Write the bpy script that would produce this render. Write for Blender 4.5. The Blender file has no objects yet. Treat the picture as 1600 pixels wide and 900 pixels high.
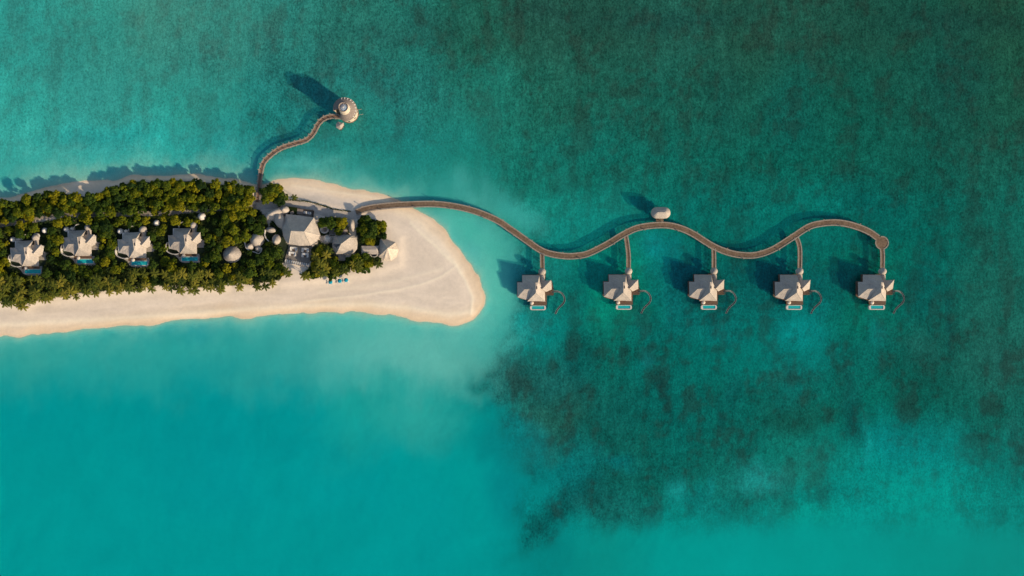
import bpy, bmesh, math, random
import numpy as np
from mathutils import Vector, Matrix
random.seed(7)
C = bpy.context.scene.collection
PI = math.pi
HC = 450.0           # camera height above the water
K = 0.4              # metres per photograph pixel at water level
GZ = 1.6             # island ground height

def P(px, py, z=0.0):
    f = K * (1 - z / HC)
    return Vector(((px - 800) * f, (450 - py) * f, z))

def s2l(c):
    return tuple(((v / 255) / 12.92 if v / 255 <= 0.04045 else ((v / 255 + 0.055) / 1.055) ** 2.4) for v in c)

# ------------------------------------------------------------------ materials
def new_mat(name):
    m = bpy.data.materials.new(name); m.use_nodes = True
    nt = m.node_tree; nt.nodes.clear()
    return m, nt, nt.nodes, nt.links

def surf_mat(name, c1, c2, scale=1.0, rough=0.9, bump=0.3, bscale=None, stretch=(1, 1, 1), spec=0.2, detail=6, obj_rand=0.0, dist=0.15, big=0.0):
    """two-tone noise surface with bump, in object metres"""
    m, nt, N, L = new_mat(name)
    out = N.new('ShaderNodeOutputMaterial'); b = N.new('ShaderNodeBsdfPrincipled')
    tc = N.new('ShaderNodeTexCoord'); mp = N.new('ShaderNodeMapping'); mp.inputs['Scale'].default_value = stretch
    L.new(tc.outputs['Object'], mp.inputs['Vector'])
    n = N.new('ShaderNodeTexNoise'); n.inputs['Scale'].default_value = scale; n.inputs['Detail'].default_value = detail
    n.inputs['Roughness'].default_value = 0.65
    L.new(mp.outputs[0], n.inputs['Vector'])
    r = N.new('ShaderNodeValToRGB'); r.color_ramp.elements[0].position = 0.32; r.color_ramp.elements[1].position = 0.68
    r.color_ramp.elements[0].color = (*c1, 1); r.color_ramp.elements[1].color = (*c2, 1)
    L.new(n.outputs['Fac'], r.inputs['Fac'])
    col = r.outputs['Color']
    if big:
        n3 = N.new('ShaderNodeTexNoise'); n3.inputs['Scale'].default_value = 0.25; n3.inputs['Detail'].default_value = 3
        L.new(tc.outputs['Object'], n3.inputs['Vector'])
        mr = N.new('ShaderNodeMapRange'); mr.inputs['From Min'].default_value = 0.3; mr.inputs['From Max'].default_value = 0.7
        mr.inputs['To Min'].default_value = 1 - big; mr.inputs['To Max'].default_value = 1 + big * 0.4
        L.new(n3.outputs['Fac'], mr.inputs['Value'])
        mm = N.new('ShaderNodeVectorMath'); mm.operation = 'SCALE'
        L.new(col, mm.inputs[0]); L.new(mr.outputs[0], mm.inputs['Scale']); col = mm.outputs[0]
    if obj_rand:
        oi = N.new('ShaderNodeObjectInfo'); mr = N.new('ShaderNodeMapRange')
        mr.inputs['To Min'].default_value = 1 - obj_rand; mr.inputs['To Max'].default_value = 1 + obj_rand
        L.new(oi.outputs['Random'], mr.inputs['Value'])
        mm = N.new('ShaderNodeVectorMath'); mm.operation = 'SCALE'
        L.new(col, mm.inputs[0]); L.new(mr.outputs[0], mm.inputs['Scale']); col = mm.outputs[0]
    L.new(col, b.inputs['Base Color'])
    b.inputs['Roughness'].default_value = rough; b.inputs['Specular IOR Level'].default_value = spec
    if bump:
        n2 = N.new('ShaderNodeTexNoise'); n2.inputs['Scale'].default_value = bscale or scale * 2; n2.inputs['Detail'].default_value = 4
        L.new(mp.outputs[0], n2.inputs['Vector'])
        bp = N.new('ShaderNodeBump'); bp.inputs['Strength'].default_value = bump; bp.inputs['Distance'].default_value = dist
        L.new(n2.outputs['Fac'], bp.inputs['Height']); L.new(bp.outputs[0], b.inputs['Normal'])
    L.new(b.outputs[0], out.inputs['Surface'])
    return m

M = {}
M['thatch'] = surf_mat('thatch', (0.36, 0.312, 0.266), (0.62, 0.548, 0.47), 2.6, 0.95, 0.8, 4.0, spec=0.03, obj_rand=0.10, dist=0.18, big=0.14)
M['thatch_ridge'] = surf_mat('thatch ridge', (0.40, 0.355, 0.31), (0.58, 0.515, 0.445), 4, 0.95, 0.5, 8, spec=0.05)
M['shingle'] = surf_mat('weathered shingle', (0.16, 0.13, 0.115), (0.36, 0.30, 0.26), 2.4, 0.9, 0.8, 4, spec=0.1, dist=0.2)
M['plaster'] = surf_mat('white plaster', (0.60, 0.56, 0.50), (0.74, 0.70, 0.64), 1.2, 0.8, 0.2, 5)
M['cream'] = surf_mat('cream plaster', (0.62, 0.53, 0.42), (0.80, 0.70, 0.58), 0.9, 0.85, 0.3, 4)
M['wood'] = surf_mat('brown deck boards', (0.10, 0.062, 0.042), (0.205, 0.132, 0.092), 1.3, 0.8, 0.4, 4, stretch=(0.6, 3, 1))
M['plank'] = surf_mat('boardwalk planks', (0.135, 0.090, 0.058), (0.26, 0.182, 0.122), 0.9, 0.85, 0.4, 5, big=0.25)
M['jetty'] = surf_mat('red brown jetty planks', (0.17, 0.10, 0.066), (0.34, 0.21, 0.145), 1.2, 0.85, 0.4, 5, big=0.25)
M['kerb'] = surf_mat('pale weathered timber', (0.25, 0.205, 0.165), (0.42, 0.35, 0.285), 1.0, 0.85, 0.4, 5)
M['pile'] = surf_mat('dark piling timber', (0.045, 0.035, 0.028), (0.11, 0.085, 0.065), 2, 0.9, 0.4, 5)
M['greydeck'] = surf_mat('grey weathered deck', (0.17, 0.152, 0.135), (0.30, 0.27, 0.235), 0.8, 0.85, 0.4, 5, stretch=(4, 0.5, 1))
M['stone'] = surf_mat('pale stone paving', (0.34, 0.30, 0.26), (0.50, 0.45, 0.39), 1.0, 0.8, 0.3, 5)
M['white'] = surf_mat('white canvas', (0.70, 0.68, 0.64), (0.80, 0.78, 0.74), 2, 0.7, 0.1, 6)
M['cushion'] = surf_mat('pale cushion', (0.62, 0.60, 0.56), (0.76, 0.74, 0.70), 2, 0.8, 0.1, 6)
M['teal'] = surf_mat('turquoise canvas', (0.004, 0.24, 0.36), (0.01, 0.34, 0.46), 2, 0.7, 0.1, 6)
M['canvas'] = surf_mat('sand coloured tent cloth', (0.46, 0.385, 0.31), (0.66, 0.57, 0.465), 0.7, 0.85, 0.5, 1.8, dist=0.3)
M['metal'] = surf_mat('grey slide shell', (0.08, 0.12, 0.135), (0.18, 0.235, 0.25), 1, 0.4, 0.0, spec=0.5)
M['darkglass'] = surf_mat('dark window glass', (0.01, 0.014, 0.018), (0.025, 0.032, 0.04), 0.5, 0.08, 0.0, spec=0.6)
M['trunk'] = surf_mat('bark', (0.06, 0.045, 0.033), (0.16, 0.125, 0.095), 3, 0.95, 0.5, 8)
M['stonewall'] = surf_mat('sunlit limestone cladding', (0.40, 0.33, 0.25), (0.72, 0.61, 0.48), 1.4, 0.9, 0.6, 3.5, dist=0.2)
M['teracotta'] = surf_mat('rust clay', (0.16, 0.06, 0.04), (0.30, 0.13, 0.085), 2, 0.9, 0.3, 5)

def pool_mat(name, c1, c2):
    m = surf_mat(name, c1, c2, 1.6, 0.12, 0.25, 2.5, spec=0.5, dist=0.05)
    return m
M['pool'] = pool_mat('turquoise pool water', (0.0, 0.44, 0.50), (0.04, 0.60, 0.64))
M['seapool'] = pool_mat('pale green pool water', (0.0, 0.36, 0.38), (0.03, 0.52, 0.53))
M['bluepool'] = pool_mat('blue skylight glass', (0.02, 0.10, 0.24), (0.32, 0.46, 0.60))

def leaf_mat(name, stops, noise=0.9):
    m, nt, N, L = new_mat(name)
    out = N.new('ShaderNodeOutputMaterial')
    oi = N.new('ShaderNodeObjectInfo'); g = N.new('ShaderNodeNewGeometry')
    r = N.new('ShaderNodeValToRGB'); cr = r.color_ramp
    cr.elements[0].position = stops[0][0]; cr.elements[0].color = (*stops[0][1], 1)
    cr.elements[1].position = stops[-1][0]; cr.elements[1].color = (*stops[-1][1], 1)
    for p, c in stops[1:-1]:
        e = cr.elements.new(p); e.color = (*c, 1)
    n = N.new('ShaderNodeTexNoise'); n.inputs['Scale'].default_value = noise; n.inputs['Detail'].default_value = 3
    L.new(g.outputs['Position'], n.inputs['Vector'])
    a = N.new('ShaderNodeMath'); a.operation = 'MULTIPLY_ADD'; a.inputs[1].default_value = 1.3; a.inputs[2].default_value = -0.65
    L.new(n.outputs['Fac'], a.inputs[0])
    s = N.new('ShaderNodeMath'); s.operation = 'ADD'
    L.new(a.outputs[0], s.inputs[0]); L.new(oi.outputs['Random'], s.inputs[1])
    L.new(s.outputs[0], r.inputs['Fac'])
    d = N.new('ShaderNodeBsdfPrincipled'); d.inputs['Roughness'].default_value = 0.7; d.inputs['Specular IOR Level'].default_value = 0.12
    t = N.new('ShaderNodeBsdfTranslucent'); mx = N.new('ShaderNodeMixShader'); mx.inputs[0].default_value = 0.22
    L.new(r.outputs[0], d.inputs['Base Color']); L.new(r.outputs[0], t.inputs['Color'])
    L.new(d.outputs[0], mx.inputs[1]); L.new(t.outputs[0], mx.inputs[2]); L.new(mx.outputs[0], out.inputs[0])
    return m
M['leaf'] = leaf_mat('broad leaves', [(0.0, (0.015, 0.040, 0.008)), (0.36, (0.06, 0.105, 0.009)), (0.66, (0.145, 0.175, 0.006)), (1.0, (0.27, 0.24, 0.006))])
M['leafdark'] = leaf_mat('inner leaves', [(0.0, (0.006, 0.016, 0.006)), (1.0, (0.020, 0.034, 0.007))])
M['frond'] = leaf_mat('palm fronds', [(0.0, (0.05, 0.075, 0.012)), (0.5, (0.135, 0.15, 0.018)), (1.0, (0.27, 0.235, 0.03))])
M['under'] = leaf_mat('undergrowth leaves', [(0.0, (0.012, 0.030, 0.012)), (0.6, (0.035, 0.060, 0.015)), (1.0, (0.08, 0.09, 0.018))], 0.25)

# ------------------------------------------------------------------ object helpers
def tag(o, label=None, cat=None, group=None, kind=None):
    if label: o['label'] = label
    if cat: o['category'] = cat
    if group: o['group'] = group
    if kind: o['kind'] = kind
    return o

def thing(name, label, cat, loc=(0, 0, 0), rz=0.0, group=None):
    o = bpy.data.objects.new(name, None); C.objects.link(o)
    o.empty_display_size = 0.5
    o.location = loc; o.rotation_euler = (0, 0, rz)
    return tag(o, label, cat, group)

KIDS = {}
def add(o, parent):
    if parent is not None:
        o.parent = parent; KIDS.setdefault(parent.name, []).append(o)
    return o

def copy_tree(o, parent=None):
    c = o.copy(); C.objects.link(c)
    if parent is not None: add(c, parent)
    for ch in KIDS.get(o.name, []): copy_tree(ch, c)
    return c

class MB:
    def __init__(s): s.v = []; s.f = []; s.smooth = False
    def poly(s, pts):
        b = len(s.v); s.v += [tuple(p) for p in pts]; s.f.append(tuple(range(b, b + len(pts)))); return s
    def mesh(s, vs, fs):
        b = len(s.v); s.v += [tuple(p) for p in vs]; s.f += [tuple(i + b for i in f) for f in fs]; return s
    def box(s, cx, cy, z0, z1, sx, sy, rz=0.0):
        c, n = math.cos(rz), math.sin(rz); vs = []
        for z in (z0, z1):
            for dx, dy in ((-sx/2, -sy/2), (sx/2, -sy/2), (sx/2, sy/2), (-sx/2, sy/2)):
                vs.append((cx + dx*c - dy*n, cy + dx*n + dy*c, z))
        return s.mesh(vs, [(3,2,1,0), (4,5,6,7), (0,1,5,4), (1,2,6,5), (2,3,7,6), (3,0,4,7)])
    def prism(s, pts, z0, z1, cap=True):
        """pts: xy, counter clockwise or not"""
        n = len(pts)
        a = sum(pts[i][0]*pts[(i+1)%n][1] - pts[(i+1)%n][0]*pts[i][1] for i in range(n))
        if a < 0: pts = pts[::-1]
        vs = [(p[0], p[1], z0) for p in pts] + [(p[0], p[1], z1) for p in pts]
        fs = [(i, (i+1)%n, n+(i+1)%n, n+i) for i in range(n)]
        if cap: fs += [tuple(range(n, 2*n)), tuple(range(n-1, -1, -1))]
        return s.mesh(vs, fs)
    def tube(s, pts, r, n=8, cap=True, taper=None):
        pts = [Vector(p) for p in pts]; m = len(pts); rings = []
        for i, p in enumerate(pts):
            d = (pts[min(i+1, m-1)] - pts[max(i-1, 0)]).normalized()
            u = d.cross(Vector((0, 0, 1)))
            if u.length < 1e-3: u = Vector((1, 0, 0))
            u.normalize(); w = u.cross(d)
            rr = r if taper is None else r + (taper - r) * i / (m - 1)
            rings.append([p + (u*math.cos(a) + w*math.sin(a)) * rr for a in [2*PI*k/n for k in range(n)]])
        vs = [q for R in rings for q in R]
        fs = [(i*n+k, i*n+(k+1)%n, (i+1)*n+(k+1)%n, (i+1)*n+k) for i in range(m-1) for k in range(n)]
        if cap: fs += [tuple(range(n-1, -1, -1)), tuple(range((m-1)*n, m*n))]
        return s.mesh(vs, fs)
    def lathe(s, prof, n=24, sx=1.0, sy=1.0, cx=0.0, cy=0.0, rz=0.0, wob=0.0):
        """prof: (r, z) from bottom to top"""
        vs = []; c, q = math.cos(rz), math.sin(rz)
        for i, (r, z) in enumerate(prof):
            for k in range(n):
                a = 2*PI*k/n; x = math.cos(a)*r*sx; y = math.sin(a)*r*sy
                w = 1 + wob * math.sin(k*5.1)
                vs.append((cx + (x*c - y*q)*w, cy + (x*q + y*c)*w, z))
        fs = [(i*n+k, i*n+(k+1)%n, (i+1)*n+(k+1)%n, (i+1)*n+k) for i in range(len(prof)-1) for k in range(n)]
        fs += [tuple(range((len(prof)-1)*n, len(prof)*n))]
        return s.mesh(vs, fs)
    def build(s, name, mat, parent=None, smooth=False, loc=None):
        me = bpy.data.meshes.new(name); me.from_pydata(s.v, [], s.f); me.update()
        me.materials.append(mat)
        if smooth: me.polygons.foreach_set('use_smooth', [True]*len(me.polygons))
        o = bpy.data.objects.new(name, me); C.objects.link(o)
        if loc is not None: o.location = loc
        return add(o, parent)

# ------------------------------------------------------------------ numpy noise
_tabs = {}
def vnoise(x, y, seed):
    t = _tabs.get(seed)
    if t is None: t = _tabs[seed] = np.random.RandomState(seed).rand(256, 256)
    xi = np.floor(x).astype(int); yi = np.floor(y).astype(int); fx = x - xi; fy = y - yi
    fx = fx*fx*fx*(fx*(fx*6-15)+10); fy = fy*fy*fy*(fy*(fy*6-15)+10)
    a = t[yi & 255, xi & 255]; b = t[yi & 255, (xi+1) & 255]; c = t[(yi+1) & 255, xi & 255]; d = t[(yi+1) & 255, (xi+1) & 255]
    return (a*(1-fx)+b*fx)*(1-fy) + (c*(1-fx)+d*fx)*fy - 0.5
def fbm(x, y, sc, seed, oct=5, gain=0.55):
    s = 0; a = 1.0; x = x/sc; y = y/sc
    for i in range(oct):
        xr = x*0.8 - y*0.6; yr = x*0.6 + y*0.8
        s = s + a*vnoise(xr + 17.3*i, yr + 5.1*i, seed+i); x = xr*2.03; y = yr*2.03; a *= gain
    return s
def sstep(a, b, x):
    t = np.clip((x-a)/(b-a), 0, 1); return t*t*(3-2*t)
def seg_dist(x, y, pts, closed=False):
    d = np.full(x.shape, 1e9); n = len(pts)
    for i in range(n if closed else n-1):
        ax, ay = pts[i]; bx, by = pts[(i+1) % n]
        dx, dy = bx-ax, by-ay; t = np.clip(((x-ax)*dx+(y-ay)*dy)/(dx*dx+dy*dy), 0, 1)
        d = np.minimum(d, np.hypot(x-ax-t*dx, y-ay-t*dy))
    return d
def inside(x, y, pts):
    r = np.zeros(np.shape(x), bool); n = len(pts)
    for i in range(n):
        ax, ay = pts[i]; bx, by = pts[(i+1) % n]
        if ay == by: continue
        c = ((ay > y) != (by > y)) & (x < (bx-ax)*(y-ay)/(by-ay)+ax); r ^= c
    return r
def smooth_line(pts, n=6, closed=False):
    """Catmull-Rom"""
    out = []; m = len(pts); rng = range(m if closed else m-1)
    for i in rng:
        g = (lambda k: pts[k % m]) if closed else (lambda k: pts[min(max(k, 0), m-1)])
        p0, p1, p2, p3 = g(i-1), g(i), g(i+1), g(i+2)
        for k in range(n):
            t = k/n
            out.append(tuple(0.5*((2*b)+(c-a)*t+(2*a-5*b+4*c-d)*t*t+(3*b-a-3*c+d)*t**3) for a, b, c, d in zip(p0, p1, p2, p3)))
    if not closed: out.append(tuple(pts[-1]))
    return out

# ------------------------------------------------------------------ terrain: seabed + beach
COAST = [(-400,560),(-200,546),(0,527),(60,521),(120,516),(180,511),(240,505),(300,500),(360,497),(420,493),(480,489),(540,488),(580,489),
 (620,494),(650,501),(680,507),(712,508),(735,502),(750,488),(756,468),(752,445),(742,425),(725,400),(705,375),(690,355),(670,338),(650,326),
 (625,312),(605,304),(570,297),(540,292),(510,284),(480,278),(450,276),(430,279),(416,285),(395,286),(370,282),(340,279),(300,275),(260,274),(220,275),
 (180,279),(140,282),(100,286),(60,296),(30,303),(0,309),(-200,340),(-400,352)]
COAST = smooth_line(COAST, 4, True)
WOOD_N = [(-60,335),(0,319),(30,315),(55,306),(70,303),(95,302),(115,306),(140,308),(160,302),(180,294),(200,288),(235,285),(265,284),(300,284),(330,287),(360,291),(392,290),(396,312),(385,322),
 (350,325),(300,328),(250,330),(200,331),(100,333),(50,340),(0,348),(-60,360)]
WOOD_S = [(-60,372),(0,356),(60,348),(100,341),(250,338),(300,333),(380,328),(405,328),(414,340),(425,365),(440,378),(450,392),(447,400),(440,412),(446,425),(437,437),
 (410,442),(390,445),(370,441),(362,434),(350,446),(320,447),(300,449),(280,446),(250,446),(225,447),(200,449),(160,455),(140,454),(110,461),
 (90,462),(60,465),(45,472),(38,476),(25,472),(0,470),(-60,480)]
GROVES = [
 ('beside the foot of the north jetty', [(409,296),(425,290),(438,294),(447,308),(440,313),(412,313)]),
 ('in the planted bed north of the round huts', [(494,347),(510,342),(530,343),(545,352),(541,366),(524,366),(518,358),(497,356)]),
 ('in the grove at the start of the long boardwalk', [(559,346),(566,337),(576,342),(590,344),(600,356),(603,370),(598,381),(582,380),(560,385),(556,362)]),
 ('in the grove between main terrace and blue parasols', [(483,393),(500,386),(518,392),(528,402),(548,404),(547,424),(530,431),(505,431),(490,436),(476,434),(474,428),(486,414)]),
 ('in the clump south of the flat roofed bar', [(548,402),(562,396),(575,405),(583,410),(572,420),(560,425),(549,416)]),
]
SOIL = [[(425,345),(440,352),(445,372),(452,384),(446,406),(440,412),(420,412),(405,380)],[(488,384),(500,374),(505,380),(520,380),(524,396),(530,400),(500,400),(486,396)],[(497,343),(520,340),(547,353),(546,366),(498,368)],
 [(556,352),(566,337),(600,352),(604,372),(594,384),(562,386)],[(558,384),(566,384),(566,400),(552,404)],[(443,322),(466,322),(466,337),(445,337)],[(556,390),(566,396),(588,398),(596,404),(594,414),(560,418)]]
SMALLS = [('standing alone beside the beach tent', 592, 411)]

GX = list(range(50, 1600, 100)); GY = list(range(50, 900, 100))
o150 = (0,149,149)
GRID = [
 [(65,155,140),(71,155,137),(83,145,126),(73,142,125),(59,130,115),(53,116,100),(44,115,99),(43,97,78),(47,89,72),(43,82,66),(45,95,78),(43,85,67),(43,89,71),(38,82,65),(33,85,67),(41,82,61)],
 [(68,163,147),(68,150,136),(65,156,139),(59,145,130),(46,124,114),(52,130,118),(48,119,108),(43,122,103),(41,104,85),(39,98,80),(33,97,80),(35,91,73),(26,92,73),(24,90,73),(30,88,71),(36,86,66)],
 [(77,174,158),(78,177,162),(60,174,159),(52,155,145),(50,146,136),(48,143,128),(46,140,126),(38,135,118),(30,114,97),(26,115,96),(22,105,89),(21,100,83),(17,98,80),(21,94,77),(23,91,75),(31,93,76)],
 [(95,170,155),(80,175,162),(70,172,160),(70,170,158),(70,170,158),(80,175,162),(55,155,142),(94,172,158),(31,150,131),(24,135,120),(12,114,101),(10,109,96),(10,119,105),(8,100,89),(8,99,85),(23,102,86)],
 [(0,149,149),(0,149,149),(0,149,149),(0,149,149),(80,172,162),(90,180,165),(90,180,165),(71,168,162),(26,126,118),(5,155,124),(14,115,109),(10,104,95),(10,103,98),(4,121,95),(8,103,89),(31,101,85)],
 [(59,160,148),(54,161,151),(49,159,149),(52,161,151),(64,161,151),(105,176,162),(123,183,167),(105,171,156),(6,133,121),(14,103,89),(7,104,92),(4,118,105),(7,120,109),(10,102,89),(21,91,77),(36,97,82)],
 [(0,150,146),(0,151,146),(0,149,145),(0,150,147),(0,151,147),(28,159,148),(54,165,152),(2,149,139),(48,97,80),(17,92,81),(8,101,90),(9,101,88),(22,88,74),(6,109,92),(9,91,76),(21,100,85)],
 [(0,155,148),(0,156,149),(0,154,149),(0,155,151),(0,157,151),(0,157,152),(0,159,151),(0,161,151),(4,136,128),(19,97,83),(12,107,91),(19,103,90),(6,149,130),(3,137,123),(0,156,139),(5,127,113)],
 [(0,158,150),(0,156,149),(0,156,149),(0,155,148),(0,156,149),(0,156,149),(0,158,151),(0,158,149),(2,140,131),(7,147,134),(0,157,144),(0,160,147),(0,159,145),(0,156,142),(0,152,137),(2,148,133)],
]
GRIDL = np.array([[s2l(c) for c in r] for r in GRID])
# elongated patches: x, y, rx, ry, angle(deg), colour, weight
PATCH = [
 (752,602,14,8,10,(22,112,104),.7),(768,585,9,6,0,(18,100,92),.7),(782,622,22,12,20,(26,100,92),.7),(790,570,10,8,0,(24,104,96),.6),(765,640,20,12,0,(6,128,122),.6),(800,660,24,14,10,(14,112,106),.6),(835,735,14,20,-30,(8,110,104),.6),(822,800,12,16,-30,(8,112,106),.6),
 (895,455,46,44,0,(10,84,80),.42), (1000,455,46,44,0,(10,84,80),.42), (1075,455,46,44,0,(10,84,80),.42), (1145,455,46,44,0,(10,84,80),.42), (1215,455,46,44,0,(10,84,80),.42), (1290,455,46,44,0,(10,84,80),.42), (1345,455,46,44,0,(10,84,80),.42), (1440,455,46,44,0,(10,84,80),.42),(950,395,30,24,0,(8,88,86),.4),(905,450,16,40,0,(8,78,80),.4),  # darker seabed around the villas, partly their shade painted into the colour
 (772,440,34,80,0,(100,182,160),.9),(735,365,50,22,38,(92,182,160),.85),(800,560,26,40,0,(40,140,130),.5),
 (830,600,80,34,8,(30,92,84),.55),(812,690,55,40,0,(4,130,126),.75),(790,770,30,50,0,(2,140,138),.7),(905,700,30,24,0,(6,112,106),.5),
 (830,512,40,24,0,(14,146,137),.9),(770,520,40,40,0,(70,165,152),.6),(1015,382,14,32,0,(16,142,136),.8),(1040,400,20,34,0,(12,125,120),.6),
 (1250,520,36,26,0,(6,140,131),.85),(1130,515,30,20,0,(6,122,113),.7),(1018,556,12,16,0,(10,132,124),.8),(1375,520,12,28,0,(14,135,124),.6),
 (1190,748,48,22,0,(38,150,138),.85),(1060,768,22,22,0,(28,145,135),.85),(1115,765,8,16,0,(20,140,130),.7),(960,725,24,12,0,(6,125,120),.8),
 (1385,690,40,40,0,(4,138,130),.8),(1450,700,60,50,0,(3,135,126),.7),(1352,700,5,40,0,(18,150,140),.7),
 (895,572,22,46,0,(14,80,74),.75),(925,545,14,30,0,(16,78,72),.6),(800,600,40,30,0,(30,92,84),.8),(862,608,40,30,0,(28,90,82),.6),
 (1262,617,12,10,0,(40,72,60),.8),(1215,590,28,9,0,(36,88,76),.6),(1280,588,14,6,0,(30,84,74),.6),
 (1038,612,6,40,-10,(18,74,68),.8),(1125,655,5,30,0,(18,78,72),.7),(1150,620,14,30,0,(14,84,78),.6),
 (1322,600,6,46,0,(20,78,70),.8),(1335,655,14,50,0,(16,80,74),.8),(1484,510,5,60,0,(18,72,66),.7),(1440,545,28,28,0,(36,92,80),.6),
 (1560,560,26,30,0,(38,92,80),.5),(1590,690,14,40,0,(32,88,78),.6),(1555,800,14,30,0,(14,112,100),.5),
 (884,790,92,20,-44,(10,76,71),.8),(845,835,24,20,-30,(10,88,82),.5),(905,760,40,40,0,(16,98,92),.5),(960,770,50,30,0,(14,92,84),.5),(930,790,50,26,0,(24,92,84),.7),(985,800,60,24,0,(22,98,88),.75),(1040,735,60,30,0,(14,92,84),.5),
 (1100,790,40,16,0,(14,112,104),.6),(1265,730,50,26,0,(34,104,90),.6),(1275,770,60,16,0,(8,118,108),.6),(890,740,30,30,0,(6,118,114),.5),
 (1110,480,8,60,0,(8,78,76),.4),(760,700,26,40,0,(2,138,134),.5),(745,600,16,14,0,(20,128,118),.6),
 (620,620,40,60,30,(48,164,152),.4),(530,600,30,40,0,(70,168,158),.4),(860,380,60,50,0,(14,118,110),.5),(815,335,40,24,35,(80,170,155),.75),
 (430,110,34,26,0,(50,108,98),.6),(330,90,30,40,0,(60,118,106),.4),(410,70,26,30,0,(56,110,100),.5),(505,70,14,24,30,(52,92,84),.6),(500,100,10,22,20,(54,92,84),.6),
 (580,50,60,16,10,(44,92,84),.4),(660,40,60,30,0,(46,84,74),.5),(560,110,50,30,0,(42,104,96),.4),(420,190,50,34,0,(34,118,108),.5),(470,250,60,8,0,(90,180,166),.5),
 (600,290,50,12,10,(100,170,155),.5),(620,215,80,40,0,(30,128,118),.4),(850,20,60,16,0,(42,72,62),.5),(1060,30,120,20,0,(34,72,64),.5),(1500,30,120,24,0,(32,62,54),.5),
 (150,265,150,9,-4,(118,182,164),.8),(60,285,80,8,-12,(130,178,160),.7),(140,70,70,60,20,(62,128,116),.35),(270,90,40,50,0,(62,124,112),.35),(150,215,80,20,0,(34,158,150),.5),
 (1500,120,60,80,0,(24,76,68),.4),(1240,180,50,80,0,(18,94,86),.4),(1130,160,30,60,0,(26,80,72),.3),(950,240,50,50,0,(22,96,88),.3),
]
LINES = [([(640,348),(665,370),(690,395),(712,415),(728,438),(738,465),(735,490)], 2.2, 0.8),
         ([(712,415),(690,432),(660,444),(620,453),(560,462),(480,470)], 1.6, 0.6),
         ([(-60,512),(0,507),(100,502),(200,496),(300,489),(400,482),(500,476),(580,475),(650,482),(700,492),(738,486)], 4.5, 0.6),
         ([(455,290),(520,300),(580,308),(620,320)], 2.0, 0.5),
         ([(620,330),(650,345),(690,385),(722,425)], 5.0, 0.35),
         ([(500,455),(600,444),(690,420)], 3.0, 0.3)]
ILL = np.array([0.82, 0.70, 0.63])    # what white flat ground shows under this sun and sky

def sdf(px, py):
    wx = px + 7*fbm(px, py, 40, 11, 3); wy = py + 7*fbm(px, py, 40, 15, 3)
    d = seg_dist(wx, wy, COAST, True); return np.where(inside(wx, wy, COAST), d, -d)     # >0 on land, in photo px

def sea_colour(px, py):
    n1 = fbm(px, py, 60, 21, 5); n2 = fbm(px, py, 60, 31, 5)
    s1 = fbm(px*2.0, py*0.45, 30, 41, 4); h = fbm(px, py, 14, 45, 4)
    wx = px + 34*n1 + 10*h; wy = py + 34*n2 + 16*s1
    gx = np.clip((wx-50)/100, 0, 14.999); gy = np.clip((wy-50)/100, 0, 7.999)
    ix = gx.astype(int); iy = gy.astype(int); fx = (gx-ix)[:, None]; fy = (gy-iy)[:, None]
    fx = fx*fx*(3-2*fx); fy = fy*fy*(3-2*fy)
    c = (GRIDL[iy, ix]*(1-fx)+GRIDL[iy, ix+1]*fx)*(1-fy) + (GRIDL[iy+1, ix]*(1-fx)+GRIDL[iy+1, ix+1]*fx)*fy
    wx = px + 16*n1 + 8*h; wy = py + 16*n2 + 9*s1
    for x, y, rx, ry, an, col, w in PATCH:
        a = math.radians(an); dx = wx-x; dy = wy-y; u = (dx*math.cos(a)+dy*math.sin(a))/rx; v = (-dx*math.sin(a)+dy*math.cos(a))/ry
        k = (w*np.exp(-(u*u+v*v)**1.3))[:, None]
        c = c*(1-k) + np.array(s2l(col))*k
    # reefiness: how dark and how mottled the floor is
    lum = c[:, 1]
    reef = sstep(0.28, 0.12, lum) * 0.85 + 0.15*sstep(0.31, 0.25, lum)*(py < 330)
    reef = np.maximum(reef, 0.55*sstep(-35, 45, px - np.interp(py, [0, 480, 560, 600, 650, 720, 800, 870], [815, 805, 790, 760, 775, 850, 840, 850]) + 70*n1 + 30*h)*sstep(0.40, 0.26, lum)*sstep(860, 780, py))
    reef = np.clip(reef + 0.55*(py < 300)*sstep(1000, 200, px)*sstep(300, 200, py), 0, 1)
    m = fbm(px, py, 36, 51, 5, .6); st = fbm(px*2.2, py*0.35, 34, 61, 4); sm = fbm(px, py, 9, 71, 3, .7)
    f = 1 + reef*((0.15+.15*(py > 470))*m + 0.20*st + (0.20+.14*(px > 780))*sm)
    f = f + (1-reef)*0.05*m
    c = c*np.clip(f, 0.35, 1.6)[:, None]
    br = sstep(0.02, 0.42, -(0.7*m + 0.6*st + 0.45*sm))*reef      # brownish weed where dark
    bk = ((0.20+0.20*sstep(430, 520, py))*br)[:, None]
    c = c*(1-bk) + np.array([0.022, 0.040, 0.030])*bk
    c[:, 0] *= 1 + 0.5*br
    return c, reef

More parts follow.
